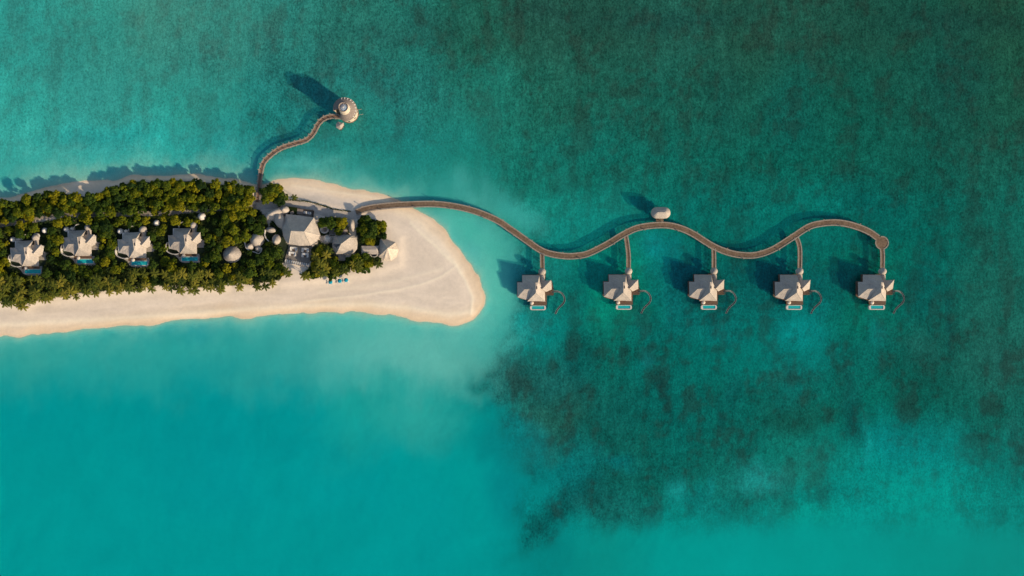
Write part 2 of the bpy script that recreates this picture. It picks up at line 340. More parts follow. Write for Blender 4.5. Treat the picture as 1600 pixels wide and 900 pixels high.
def terrain(X, Y):
    px = X/K+800; py = 450-Y/K
    d = sdf(px, py)
    depth = 0.25 + 1.9*sstep(0, 90, -d) + 3.5*sstep(560, 700, py)*sstep(900, 600, px)
    # land profile
    band = fbm(d*2.6 + 6*fbm(px, py, 90, 131, 2), (px-py*.6)*0.22, 22, 141, 3)        # tide lines that follow the shore
    land = 0.22*sstep(-2, 8, d) + 0.75*np.clip((d-3)/50, 0, 1) + 0.07*band*sstep(2, 12, d)
    nz = 0.10*fbm(px, py, 50, 81, 3)
    z = np.where(d > 0, -0.02 + land + nz*sstep(0, 20, d), -depth*sstep(0, 12, -d) - 0.02)
    z = z + np.where((d < 0) & (d > -500), 0.25*fbm(px, py, 30, 91, 4)*sstep(30, 110, -d), 0)
    for pts, w, a in LINES:
        q = seg_dist(px + 3*fbm(px, py, 30, 95, 2), py, pts); z = z + np.where(d > 1, 0.16*a*np.exp(-(q/w)**2), 0)
    pxl = X/(K*(1-GZ/HC))+800; pyl = 450-Y/(K*(1-GZ/HC))
    wood = np.zeros(px.shape, bool)
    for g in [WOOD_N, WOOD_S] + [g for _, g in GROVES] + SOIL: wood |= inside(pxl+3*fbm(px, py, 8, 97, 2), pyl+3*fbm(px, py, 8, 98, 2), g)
    # buildings stand on level ground
    dw = np.full(px.shape, 1e9)
    for g in [WOOD_N, WOOD_S, [(405,318),(500,318),(560,330),(600,352),(622,372),(622,410),(560,425),(440,440),(405,420)]]: dw = np.where(inside(pxl, pyl, g), 0, np.minimum(dw, seg_dist(pxl, pyl, g, True)))
    lv = np.exp(-(dw/9)**2)*sstep(0, 8, d)
    z = z*(1-lv) + GZ*lv
    c, reef = sea_colour(px, py)
    # shallow water over sand
    fb = fbm(px, py, 26, 101, 4)
    e = sstep(300, 420, py)*sstep(620, 720, px)*0.5
    wN = np.where(py > 470, 13.0, 15.0)
    wN = wN*(1-e) + 34*e
    k = np.exp(-np.maximum(0, -d)/(wN*(1+0.8*fb)))[:, None]*0.80
    pale = np.array(s2l((138, 196, 176))); c = c*(1-k)+pale*k
    k2 = np.exp(-np.maximum(0, -d)/((3.6+3.4*(py < 420)*(px < 640)+5.0*(py < 330)*(px < 400))*(1+1.0*fb)))[:, None]*0.85
    wet = np.array(s2l((205, 184, 152))); c = c*(1-k2)+wet*k2
    # sand
    sn = fbm(px, py*2.2, 44, 111, 5)
    sand = np.array(s2l((214, 187, 163)))*(1+0.12*sn)[:, None]
    sand = sand*(1+0.13*band*sstep(50, 10, d) + 0.06*band)[:, None]
    wetk = np.exp(-(np.maximum(0, d)/(7.5*(1+1.3*fbm(px, py, 60, 121, 3))))**1.6)
    wetc = np.array(s2l((196, 157, 120)))
    sand = sand*(1-0.75*wetk[:, None]) + wetc*0.75*wetk[:, None]
    warm = (np.exp(-((d-9)/9)**2)*(0.7+0.5*band))[:, None].clip(0, 1)*0.75
    sand = sand*(1-warm) + np.array(s2l((230, 192, 152)))*warm
    for pts, w, a in LINES:
        q = seg_dist(px + 3*fbm(px, py, 30, 95, 2), py, pts); kk = (a*0.8*np.exp(-(q/w)**2))[:, None]
        sand = sand*(1-kk) + np.array(s2l((238, 212, 180)))*kk
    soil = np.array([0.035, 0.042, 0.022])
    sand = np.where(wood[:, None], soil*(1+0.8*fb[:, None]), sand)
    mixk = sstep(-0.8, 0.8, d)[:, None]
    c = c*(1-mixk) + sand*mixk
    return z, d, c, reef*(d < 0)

def axis(lo, hi, st, far):
    a = np.arange(lo, hi+1e-6, st); ext = []; v, s = hi, st
    while v < far: s *= 1.35; v += s; ext.append(v)
    lowext = []; v, s = lo, st
    while v > -far: s *= 1.35; v -= s; lowext.append(v)
    return np.concatenate([np.array(lowext[::-1]), a, np.array(ext)])
ax_x = axis(-345, 345, 0.85, 7000); ax_y = axis(-200, 200, 0.85, 7000)
nx, ny = len(ax_x), len(ax_y)
XX, YY = np.meshgrid(ax_x, ax_y); XX = XX.ravel(); YY = YY.ravel()
TZ, TD, TC, TR = terrain(XX, YY)
far = (np.abs(XX) > 600) | (np.abs(YY) > 500)
TZ = np.where(far, -2.2, TZ)
idx = np.arange(nx*ny).reshape(ny, nx)
quads = np.stack([idx[:-1, :-1], idx[:-1, 1:], idx[1:, 1:], idx[1:, :-1]], -1).reshape(-1, 4)
qd = TD[quads].max(1); qfar = far[quads].any(1)
isbeach = (qd > -1.5) & ~qfar

def terr_obj(name, q, mat, label, cat):
    u, inv = np.unique(q, return_inverse=True); inv = inv.reshape(q.shape)
    me = bpy.data.meshes.new(name); me.vertices.add(len(u)); me.loops.add(inv.size); me.polygons.add(len(inv))
    me.vertices.foreach_set('co', np.stack([XX[u], YY[u], TZ[u]], -1).ravel())
    me.loops.foreach_set('vertex_index', inv.ravel().astype(np.int32))
    me.polygons.foreach_set('loop_start', np.arange(0, inv.size, 4, dtype=np.int32))
    me.polygons.foreach_set('use_smooth', np.ones(len(inv), bool))
    me.update(calc_edges=True)
    at = me.color_attributes.new('Ground', 'FLOAT_COLOR', 'POINT')
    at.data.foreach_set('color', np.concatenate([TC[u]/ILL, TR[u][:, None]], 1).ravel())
    me.materials.append(mat)
    o = bpy.data.objects.new(name, me); C.objects.link(o); tag(o, label, cat, kind='structure'); return o

def seabed_material():
    m, nt, N, L = new_mat('seabed')
    out = N.new('ShaderNodeOutputMaterial'); b = N.new('ShaderNodeBsdfPrincipled'); b.inputs['Roughness'].default_value = 1; b.inputs['Specular IOR Level'].default_value = 0
    at = N.new('ShaderNodeAttribute'); at.attribute_name = 'Ground'
    tc = N.new('ShaderNodeTexCoord')
    def noise(sc, det, ro, st=(1, 1, 1)):
        mp = N.new('ShaderNodeMapping'); mp.inputs['Scale'].default_value = st; L.new(tc.outputs['Object'], mp.inputs[0])
        n = N.new('ShaderNodeTexNoise'); n.inputs['Scale'].default_value = sc; n.inputs['Detail'].default_value = det; n.inputs['Roughness'].default_value = ro
        L.new(mp.outputs[0], n.inputs['Vector']); return n.outputs['Fac']
    def math_(op, a, bb, cc=None):
        x = N.new('ShaderNodeMath'); x.operation = op
        for i, v in enumerate((a, bb, cc)):
            if v is None: continue
            if isinstance(v, (int, float)): x.inputs[i].default_value = v
            else: L.new(v, x.inputs[i])
        return x.outputs[0]
    n1 = noise(0.85, 6, 0.8, (1.0, 0.75, 1)); n2 = noise(0.22, 5, 0.75, (1.7, 0.45, 1)); n3 = noise(1.1, 2, .5)
    n4 = noise(0.34, 4, 0.7, (1.35, 0.7, 1))
    def ramp(v, a, b_):
        r = N.new('ShaderNodeMapRange'); r.interpolation_type = 'SMOOTHSTEP'; r.inputs['From Min'].default_value = a; r.inputs['From Max'].default_value = b_; r.inputs['To Min'].default_value = -1; r.inputs['To Max'].default_value = 1
        L.new(v, r.inputs['Value']); return r.outputs[0]
    s = math_('ADD', math_('MULTIPLY_ADD', n1, 6.6, -3.3), math_('MULTIPLY_ADD', n2, 1.0, -0.5))
    s = math_('ADD', s, math_('ADD', math_('MULTIPLY', ramp(n4, 0.40, 0.60), 0.20), math_('MULTIPLY', ramp(n2, 0.36, 0.64), 0.16)))
    amt = math_('MULTIPLY_ADD', at.outputs['Alpha'], 0.72, 0.045)
    f = math_('MULTIPLY_ADD', s, amt, 1.0)
    f = math_('MAXIMUM', f, 0.25)
    sc = N.new('ShaderNodeVectorMath'); sc.operation = 'SCALE'; L.new(at.outputs['Color'], sc.inputs[0]); L.new(f, sc.inputs['Scale'])
    # scattered dark coral heads and weed
    v = N.new('ShaderNodeTexVoronoi'); v.inputs['Scale'].default_value = 0.27; v.inputs['Randomness'].default_value = 1
    L.new(tc.outputs['Object'], v.inputs['Vector'])
    rad = math_('MULTIPLY', n2, 0.34)
    spot = math_('LESS_THAN', math_('ADD', v.outputs['Distance'], math_('MULTIPLY', n3, 0.12)), rad)
    dens = math_('GREATER_THAN', n2, 0.52)
    fac = math_('MULTIPLY', math_('MULTIPLY', spot, dens), math_('MULTIPLY', at.outputs['Alpha'], 0.75))
    mx = N.new('ShaderNodeMix'); mx.data_type = 'RGBA'; L.new(fac, mx.inputs['Factor']); L.new(sc.outputs[0], mx.inputs[6]); mx.inputs[7].default_value = (0.02, 0.05, 0.04, 1)
    L.new(mx.outputs[2], b.inputs['Base Color'])
    bp = N.new('ShaderNodeBump'); bp.inputs['Distance'].default_value = 0.35
    L.new(math_('MULTIPLY_ADD', at.outputs['Alpha'], 0.40, 0.05), bp.inputs['Strength']); L.new(n1, bp.inputs['Height'])
    L.new(bp.outputs[0], b.inputs['Normal'])
    L.new(b.outputs[0], out.inputs[0]); return m

def sand_material():
    m, nt, N, L = new_mat('sand')
    out = N.new('ShaderNodeOutputMaterial'); b = N.new('ShaderNodeBsdfPrincipled'); b.inputs['Roughness'].default_value = 0.95; b.inputs['Specular IOR Level'].default_value = 0.1
    at = N.new('ShaderNodeAttribute'); at.attribute_name = 'Ground'; tc = N.new('ShaderNodeTexCoord')
    n = N.new('ShaderNodeTexNoise'); n.inputs['Scale'].default_value = 0.5; n.inputs['Detail'].default_value = 6; n.inputs['Roughness'].default_value = 0.7
    L.new(tc.outputs['Object'], n.inputs['Vector'])
    r = N.new('ShaderNodeMapRange'); r.inputs['From Min'].default_value = .3; r.inputs['From Max'].default_value = .7; r.inputs['To Min'].default_value = .93; r.inputs['To Max'].default_value = 1.05
    L.new(n.outputs['Fac'], r.inputs['Value'])
    sc = N.new('ShaderNodeVectorMath'); sc.operation = 'SCALE'; L.new(at.outputs['Color'], sc.inputs[0]); L.new(r.outputs[0], sc.inputs['Scale'])
    L.new(sc.outputs[0], b.inputs['Base Color'])
    n2 = N.new('ShaderNodeTexNoise'); n2.inputs['Scale'].default_value = 0.9; n2.inputs['Detail'].default_value = 5
    L.new(tc.outputs['Object'], n2.inputs['Vector'])
    bp = N.new('ShaderNodeBump'); bp.inputs['Distance'].default_value = 0.12; bp.inputs['Strength'].default_value = 0.35
    L.new(n2.outputs['Fac'], bp.inputs['Height']); L.new(bp.outputs[0], b.inputs['Normal'])
    L.new(b.outputs[0], out.inputs[0]); return m

def water_material():
    m, nt, N, L = new_mat('sea water')
    out = N.new('ShaderNodeOutputMaterial')
    tc = N.new('ShaderNodeTexCoord'); mp = N.new('ShaderNodeMapping'); mp.inputs['Rotation'].default_value = (0, 0, 0.5); mp.inputs['Scale'].default_value = (1, 1.8, 1)
    L.new(tc.outputs['Object'], mp.inputs[0])
    n = N.new('ShaderNodeTexNoise'); n.inputs['Scale'].default_value = 0.32; n.inputs['Detail'].default_value = 5; n.inputs['Roughness'].default_value = 0.62; n.inputs['Distortion'].default_value = 0.6
    L.new(mp.outputs[0], n.inputs['Vector'])
    bp = N.new('ShaderNodeBump'); bp.inputs['Strength'].default_value = 0.8; bp.inputs['Distance'].default_value = 0.6
    L.new(n.outputs['Fac'], bp.inputs['Height'])
    tr = N.new('ShaderNodeBsdfTransparent'); tr.inputs['Color'].default_value = (0.90, 0.985, 0.985, 1)
    df = N.new('ShaderNodeBsdfDiffuse'); at = N.new('ShaderNodeAttribute'); at.attribute_name = 'Scatter'; L.new(at.outputs['Color'], df.inputs['Color']); L.new(bp.outputs[0], df.inputs['Normal'])
    m1 = N.new('ShaderNodeMixShader'); m1.inputs[0].default_value = 0.29; L.new(tr.outputs[0], m1.inputs[1]); L.new(df.outputs[0], m1.inputs[2])
    gl = N.new('ShaderNodeBsdfGlossy'); gl.inputs['Roughness'].default_value = 0.08
    bp2 = N.new('ShaderNodeBump'); bp2.inputs['Strength'].default_value = 0.18; bp2.inputs['Distance'].default_value = 0.5; L.new(n.outputs['Fac'], bp2.inputs['Height']); L.new(bp2.outputs[0], gl.inputs['Normal'])
    g = N.new('ShaderNodeNewGeometry'); dt = N.new('ShaderNodeVectorMath'); dt.operation = 'DOT_PRODUCT'
    L.new(g.outputs['Normal'], dt.inputs[0]); L.new(g.outputs['Incoming'], dt.inputs[1])
    def mth(op, a, b_, c_=None):
        x = N.new('ShaderNodeMath'); x.operation = op
        for i, v in enumerate((a, b_, c_)):
            if v is None: continue
            if isinstance(v, (int, float)): x.inputs[i].default_value = v
            else: L.new(v, x.inputs[i])
        return x.outputs[0]
    ab = mth('ABSOLUTE', dt.outputs['Value'], None); om = mth('SUBTRACT', 1.0, ab)
    fr = mth('MULTIPLY_ADD', mth('POWER', om, 5.0), 0.95, 0.013)       # Schlick, the same from above and below
    m2 = N.new('ShaderNodeMixShader'); L.new(fr, m2.inputs[0]); L.new(m1.outputs[0], m2.inputs[1]); L.new(gl.outputs[0], m2.inputs[2])
    L.new(m2.outputs[0], out.inputs[0]); return m

terr_obj('seabed', quads[~isbeach], seabed_material(), 'seabed of pale sand and dark mottled reef under the lagoon', 'seabed')
terr_obj('beach', quads[isbeach], sand_material(), 'long pink white sandbank narrowing to a rounded spit', 'beach')
def sea_object():
    ax = axis(-345, 345, 3.0, 7000); ay = axis(-200, 200, 3.0, 7000); a, b = len(ax), len(ay)
    X, Y = np.meshgrid(ax, ay); X = X.ravel(); Y = Y.ravel()
    c, _ = sea_colour(X/K+800, 450-Y/K); d = -sdf(X/K+800, 450-Y/K)
    k = (np.exp(-np.maximum(0, d)/20)*.8)[:, None]; c = c*(1-k) + np.array(s2l((120, 190, 172)))*k
    c = c*np.array([0.5, 1.05, 1.08])/ILL
    i = np.arange(a*b).reshape(b, a); q = np.stack([i[:-1, :-1], i[:-1, 1:], i[1:, 1:], i[1:, :-1]], -1).reshape(-1, 4)
    me = bpy.data.meshes.new('sea'); me.vertices.add(a*b); me.loops.add(q.size); me.polygons.add(len(q))
    me.vertices.foreach_set('co', np.stack([X, Y, 0*X], -1).ravel()); me.loops.foreach_set('vertex_index', q.ravel().astype(np.int32))
    me.polygons.foreach_set('loop_start', np.arange(0, q.size, 4, dtype=np.int32)); me.update(calc_edges=True)
    at = me.color_attributes.new('Scatter', 'FLOAT_COLOR', 'POINT'); at.data.foreach_set('color', np.concatenate([c, np.ones((a*b, 1))], 1).ravel())
    me.materials.append(water_material()); o = bpy.data.objects.new('sea', me); C.objects.link(o)
    tag(o, 'clear turquoise lagoon water around the island', 'sea', kind='structure')
sea_object()

def ribbon(pts, wd, z, dz=0.0):
    """flat strip along world xy pts; returns vs, fs"""
    vs = []; n = len(pts)
    for i, p in enumerate(pts):
        a = Vector(pts[max(i-1, 0)][:2]); b = Vector(pts[min(i+1, n-1)][:2]); d = (b-a).normalized(); nn = Vector((-d.y, d.x))
        ww = wd[i] if isinstance(wd, (list, tuple)) else wd
        q = Vector(p[:2]); vs += [(*(q+nn*ww/2), z), (*(q-nn*ww/2), z)]
    return vs, [(2*i, 2*i+1, 2*i+3, 2*i+2) for i in range(n-1)]

def px_line(pts, z, n=6): return [P(x, y, z) for x, y in smooth_line(pts, n)]

path_mat = surf_mat('sandy path', (0.26, 0.23, 0.19), (0.42, 0.38, 0.32), 0.6, 0.95, 0.3, 2)
def path(pts, wpx, label):
    vs, fs = ribbon(px_line(pts, GZ+.05), wpx*K, GZ+.05); tag(MB().mesh(vs, fs).build('path', path_mat), label, 'path', kind='structure')
path([(-40,364),(0,353),(40,345),(75,338),(110,335),(160,335),(210,334),(260,333),(310,330),(360,326),(400,322)], 5, 'sandy service path through the wood behind the beach villas')
path_mat = surf_mat('pale sandy path', (0.46, 0.40, 0.34), (0.62, 0.55, 0.47), 0.6, 0.95, 0.3, 2)
path([(400,322),(430,319),(460,320),(490,326),(515,333),(545,337),(562,334)], 13, 'wide pale sand path north of the main pavilion')
path_mat = bpy.data.materials['sandy path']
path([(146,404),(144,416),(136,425),(128,428)], 2.2, 'thin footpath curving from the second beach villa pool')
path([(228,412),(224,420),(216,430)], 2.0, 'thin footpath from the third beach villa pool')
path([(313,407),(316,416),(314,436),(312,446)], 2.2, 'thin footpath from the fourth beach villa to the beach')
path([(56,430),(52,440),(40,447)], 2.0, 'thin footpath from the westernmost beach villa pool')
path([(371,360),(372,378),(368,388)], 3.0, 'narrow path leading north from the conical hut')
path([(355,412),(366,425),(365,440)], 4.0, 'narrow path leading from the conical hut to the beach')
path([(400,332),(402,350),(400,366)], 2.6, 'narrow path north of the domed spa hut')

# ------------------------------------------------------------------ villas
OFF = [0, 0]
def LV(zx, zy, z):
    p = P(zx/9+930+OFF[0], zy/9+400+OFF[1], z) - P(970+OFF[0], 450+OFF[1], 4.5); return Vector((p.x, p.y, z))
def lv2(zx, zy, z=1.9):
    p = LV(zx, zy, z); return (p.x, p.y)

def subdiv_jitter(o, cuts=3, amp=0.06, seed=1, sag=0.0):
    bm = bmesh.new(); bm.from_mesh(o.data)
    bmesh.ops.remove_doubles(bm, verts=bm.verts, dist=0.02)
    bmesh.ops.triangulate(bm, faces=bm.faces)
    bmesh.ops.subdivide_edges(bm, edges=bm.edges, cuts=cuts, use_grid_fill=True)
    rnd = random.Random(seed)
    for v in bm.verts: v.co += Vector((rnd.uniform(-1, 1), rnd.uniform(-1, 1), rnd.uniform(-1, 1)))*amp
    bm.to_mesh(o.data); bm.free()

def thick(o, t):
    md = o.modifiers.new('thickness', 'SOLIDIFY'); md.thickness = t; md.offset = -1

def make_villa(water, root):
    base = 1.9 if water else GZ
    fl = base + (0.0 if water else 0.25)
    # ---- roofs
    A = lambda x, y, z: LV(x, y, z)
    r = MB()
    up = lambda z: 4.2 + (z-4.2)*1.5
    if water:
        a, b, c = A(190,262,4.3), A(435,262,4.3), A(396,368,up(8.3))
        d, e, f, g, h = A(352,458,up(7.1)), A(232,463,up(6.5)), A(122,572,4.2), A(118,362,4.2), A(190,362,4.9)
        i1, i2, j, k = A(296,598,4.3), A(235,606,4.1), A(262,630,4.1), A(397,512,up(8.0))
        mid = A(262,500,up(5.9)); jm = A(385,628,4.25)
        br, rr, cr, er = A(510,632,4.1), A(508,478,4.9), A(426,366,up(8.2)), A(446,350,5.2)
        NW, NE, SE, SW = A(443,342,4.6), A(603,332,up(6.4)), A(607,462,4.3), A(482,460,up(6.9))
    else:
        a, b, c = A(183,282,4.3), A(433,264,4.3), A(313,367,up(8.0))
        d, e, f, g, h = A(301,462,up(6.4)), A(183,467,up(6.0)), A(123,552,4.3), A(103,372,4.2), A(178,370,4.9)
        i1, i2, j, k = A(228,582,4.7), A(176,572,4.4), A(273,630,4.1), A(334,520,up(7.6))
        mid = A(205,515,up(5.3)); jm = A(385,632,4.25)
        br, rr, cr, er = A(510,632,4.1), A(508,482,4.9), A(365,354,up(8.0)), A(398,352,5.4)
        NW, NE, SE, SW = A(383,330,4.6), A(550,330,up(6.4)), A(565,467,4.3), A(438,457,up(6.9))
    r.poly([a, h, c]); r.poly([a, c, b]); r.poly([h, g, e]); r.poly([g, f, e]); r.poly([h, e, d]); r.poly([h, d, c])   # shaded north-west planes
    r.poly([f, i2, mid]); r.poly([f, mid, e]); r.poly([e, mid, d]); r.poly([mid, i2, i1]); r.poly([mid, i1, d])         # left wing front
    r.poly([d, i1, j]); r.poly([d, j, k]); r.poly([d, k, c])                                                              # valley
    r.poly([k, j, jm]); r.poly([k, jm, br]); r.poly([k, br, rr]); r.poly([k, rr, cr]); r.poly([k, cr, c])
    r.poly([c, cr, b]); r.poly([cr, rr, er]); r.poly([cr, er, b])
    ro = r.build('roof', M['thatch'], root); thick(ro, 0.28)
    subdiv_jitter(ro, 3, 0.05, 3)
    r = MB()                                                                                                              # east wing
    r.poly([NW, SW, NE]); r.poly([SW, SE, NE]); r.poly([SW, (SW+SE)/2+Vector((-.6,-1.6,-1.2)), SE])
    ew = r.build('east_wing_roof', M['thatch'], root); thick(ew, 0.28); subdiv_jitter(ew, 3, 0.04, 4)
    # ridge caps
    for p, q in ((c, k), (e, d), (k, j), (k, br)):
        MB().tube([p+Vector((0,0,.06)), (p+q)/2+Vector((0,0,.03)), q+Vector((0,0,.06))], 0.16, 6).build('ridge_cap', M['thatch_ridge'], root)
    MB().tube([NE+Vector((0,0,.05)), SW+Vector((0,0,.05))], 0.16, 6).build('ridge_cap', M['thatch_ridge'], root)
    # roof slot (skylight) and dormer
    s = (c+cr+k+k)/4; s.x += .35; MB().box(s.x, s.y, s.z-1.2, s.z+.25, 0.42, 1.7).build('skylight', M['darkglass'], root)
    s = A(290,385,up(6.5)) if water else A(235,395,up(6.1)); dm = MB(); dm.poly([s+Vector((-1.1,-.7,-.6)), s+Vector((1.3,.5,.5)), s+Vector((-.3,.9,-.1))]); dm.poly([s+Vector((-1.1,-.7,-.6)), s+Vector((.7,-.7,-.2)), s+Vector((1.3,.5,.5))])
    dm.build('dormer', M['thatch_ridge'], root)
    # entrance turret
    cx, cy = lv2(470, 214, 4.5) if water else lv2(460, 232, 4.5)
    MB().lathe([(2.25,4.0),(2.3,4.25),(1.9,5.2),(1.2,5.9),(0.5,6.25),(0.1,6.35)], 20, cx=cx, cy=cy).build('turret_roof', M['thatch'], root, True)
    MB().lathe([(1.75,fl),(1.7,4.05)], 16, cx=cx, cy=cy).build('turret_wall', M['plaster'], root, True)
    lk = MB(); p1, p2, p3, p4 = A(440,262,4.2), A(507,262,4.2), A(507,345,4.4), A(440,345,4.4); m1, m2 = A(474,262,5.2), A(478,350,5.6)
    lk.poly([p1, p4, m2, m1]); lk.poly([m1, m2, p3, p2]); lo = lk.build('porch_roof', M['thatch'], root); thick(lo, .2)
    # ---- walls
    wl = MB()
    wl.prism([lv2(x, y) for x, y in ((205,280),(420,280),(420,360),(360,440),(360,560),(285,585),(150,560),(140,385),(205,385))], fl, 4.45)
    wl.build('wall', M['plaster'], root)
    MB().prism([lv2(x, y) for x, y in ((363,365),(490,365),(490,612),(285,612),(363,565))], fl, 4.3).build('wall', M['plaster'], root)
    MB().prism([lv2(x, y) for x, y in ((493,352),(592,345),(592,446),(493,446))], fl, 4.6).build('wall', M['plaster'], root)
    # south windows
    for wx in (315, 372, 430):
        q = lv2(wx+22, 612); MB().box(q[0], q[1]-.03, fl+.15, 3.7, 2.0, 0.08).build('window', M['darkglass'], root)
    q = lv2(590, 400); MB().box(q[0]+.06, q[1], fl+.4, 3.6, 0.08, 2.6).build('window', M['darkglass'], root)
    # ---- deck, pool
    if water:
        dk = MB(); dk.prism([lv2(x, y) for x, y in ((180,255),(430,255),(430,225),(510,225),(510,345),(600,345),(622,452),(622,540),(528,545),(528,684),(292,684),(292,625),(150,590),(108,560),(108,352),(180,352))], 1.6, 1.9)
        dk.build('deck', M['wood'], root)
        # pool
        pool = MB(); x0, y1 = lv2(292, 690); x1, y0 = lv2(516, 754)
        def rrect(x0, y0, x1, y1, r, n=5):
            o = []
            for (cx, cy, s) in ((x1-r, y1-r, 0), (x0+r, y1-r, 1), (x0+r, y0+r, 2), (x1-r, y0+r, 3)):
                for t in range(n+1): an = (s+t/n)*PI/2; o.append((cx+r*math.cos(an), cy+r*math.sin(an)))
            return o
        outp = rrect(x0, y0, x1, y1, 1.1); inn = rrect(x0+1.2, y0+.5, x1-1.0, y1-.3, .35)
        n = len(outp); vs = [(*p, 2.02) for p in outp]+[(*p, 2.02) for p in inn]+[(*p, .5) for p in outp]+[(*p, 1.3) for p in inn]
        fs = [(k, (k+1)%n, n+(k+1)%n, n+k) for k in range(n)] + [(2*n+k, 2*n+(k+1)%n, (k+1)%n, k) for k in range(n)] + [(n+k, n+(k+1)%n, 3*n+(k+1)%n, 3*n+k) for k in range(n)] + [tuple(range(3*n-1, 2*n-1, -1))]
        pl = pool.mesh(vs, fs).build('pool', M['plaster'], root)
        MB().poly([(*p, 1.82) for p in inn]).build('pool_water', M['seapool'], pl)
        # east balcony
        q0 = lv2(500, 545); q1 = lv2(620, 455)
        MB().box((q0[0]+q1[0])/2, (q0[1]+q1[1])/2, 1.95, 2.02, q1[0]-q0[0], q1[1]-q0[1]).build('balcony', M['wood'], root)
        bl = MB()
        for t in range(7): xx = q0[0]+(q1[0]-q0[0])*t/6; bl.box(xx, (q0[1]+q1[1])/2-.2, 4.05, 4.2, .14, 3.2)
        bl.box((q0[0]+q1[0])/2, q0[1]+.6, 3.9, 4.05, 5.0, .16); bl.box((q0[0]+q1[0])/2, q1[1]-.4, 3.9, 4.05, 5.0, .16)
        for xx in (q0[0]+.1, q1[0]-.1): bl.box(xx, q0[1]+.6, 2.0, 3.9, .16, .16)
        bl.build('pergola', M['pile'], root)
        # piles
        for (x, y) in ((130,380),(130,470),(135,555),(205,275),(310,275),(415,240),(495,240),(300,400),(420,400),(600,350),(600,450),(600,530),(520,530),(410,530),(310,530),(310,665),(410,665),(515,665),(230,580)):
            q = lv2(x, y); MB().tube([(q[0], q[1], -3.2), (q[0], q[1], 1.6)], .2, 8).build('pile', M['pile'], root)
        # slide: a curved chute on posts
        cl = smooth_line([(600,505,3.4),(640,492,3.3),(700,494,2.9),(750,530,2.5),(778,590,2.1),(765,650,1.6),(715,700,1.1),(672,750,.6),(645,808,.1)], 5)
        cpts = [A(x, y, z) for x, y, z in cl]
        ch = MB(); rings = []; nn = 9
        for t, p in enumerate(cpts):
            dd = (cpts[min(t+1, len(cpts)-1)] - cpts[max(t-1, 0)]); dd.z = 0; dd.normalize(); sd = Vector((-dd.y, dd.x, 0))
            rings.append([p + sd*(.4*math.cos(PI+PI*q/(nn-1))) + Vector((0, 0, .5*math.sin(PI+PI*q/(nn-1))+.5)) for q in range(nn)])
        vs = [v for R in rings for v in R]; ch.mesh(vs, [(t*nn+q, (t+1)*nn+q, (t+1)*nn+q+1, t*nn+q+1) for t in range(len(rings)-1) for q in range(nn-1)])
        so = ch.build('water_slide', M['metal'], root, True); thick(so, .08)
        for side in (0, nn-1): MB().tube([R[side] for R in rings], .06, 6).build('rail', M['kerb'], so)
        for t in range(4, len(cpts)-4, 7):
            MB().tube([(cpts[t].x, cpts[t].y, -3), (cpts[t].x, cpts[t].y, cpts[t].z)], .12, 6).build('support', M['pile'], so)
    else:
        # stone terrace with a sunken pool, garden wall
        terr = smooth_line([(180,628),(262,632),(520,632),(550,640),(562,720),(556,762),(480,768),(340,760),(280,735),(250,690)], 3, True)
        MB().prism([lv2(x, y, GZ) for x, y in terr], GZ-.3, GZ+.2).build('terrace', M['stone'], root)
        x0, y1 = lv2(306, 678, GZ); x1, y0 = lv2(532, 733, GZ)
        rim = MB(); o_ = [(x0-.35,y0-.35),(x1+.35,y0-.35),(x1+.35,y1+.35),(x0-.35,y1+.35)]; i_ = [(x0,y0),(x1,y0),(x1,y1),(x0,y1)]
        vs = [(*p, GZ+.32) for p in o_]+[(*p, GZ+.32) for p in i_]+[(*p, GZ) for p in o_]+[(*p, GZ-.2) for p in i_]
        fs = [(k, (k+1)%4, 4+(k+1)%4, 4+k) for k in range(4)]+[(8+k, 8+(k+1)%4, (k+1)%4, k) for k in range(4)]+[(4+k, 4+(k+1)%4, 12+(k+1)%4, 12+k) for k in range(4)]
        pl = rim.mesh(vs, fs).build('pool', M['plaster'], root)
        MB().poly([(*p, GZ+.24) for p in i_]).build('pool_water', M['pool'], pl)
        q0 = lv2(510, 545, GZ); q1 = lv2(640, 440, GZ)
        MB().box((q0[0]+q1[0])/2, (q0[1]+q1[1])/2, GZ, GZ+.5, q1[0]-q0[0], q1[1]-q0[1]).build('side_terrace', M['stone'], root)
        q0 = lv2(262, 632, GZ); q1 = lv2(515, 676, GZ)
        MB().box((q0[0]+q1[0])/2, (q0[1]+q1[1])/2, GZ+.1, GZ+.28, q1[0]-q0[0], q1[1]-q0[1]).build('deck', M['wood'], root)
        gw = smooth_line([(100,470),(80,530),(90,590),(140,625),(200,640),(262,632)], 5)
        vs, fs = ribbon([LV(x, y, 3) for x, y in gw], .35, 3.6); lo = [(v[0], v[1], GZ) for v in vs]; m = len(vs)
        g2 = MB().mesh(vs+lo, fs+[(t, t+2, m+t+2, m+t) for t in range(0, m-2)]); g2.build('garden_wall', M['plaster'], root)
        gw = smooth_line([(255,262),(262,225),(300,190),(330,185)], 5)
        vs, fs = ribbon([LV(x, y, 3) for x, y in gw], .3, 3.2); lo = [(v[0], v[1], GZ) for v in vs]; m = len(vs)
        MB().mesh(vs+lo, fs+[(t, t+2, m+t+2, m+t) for t in range(0, m-2)]).build('garden_wall', M['plaster'], root)

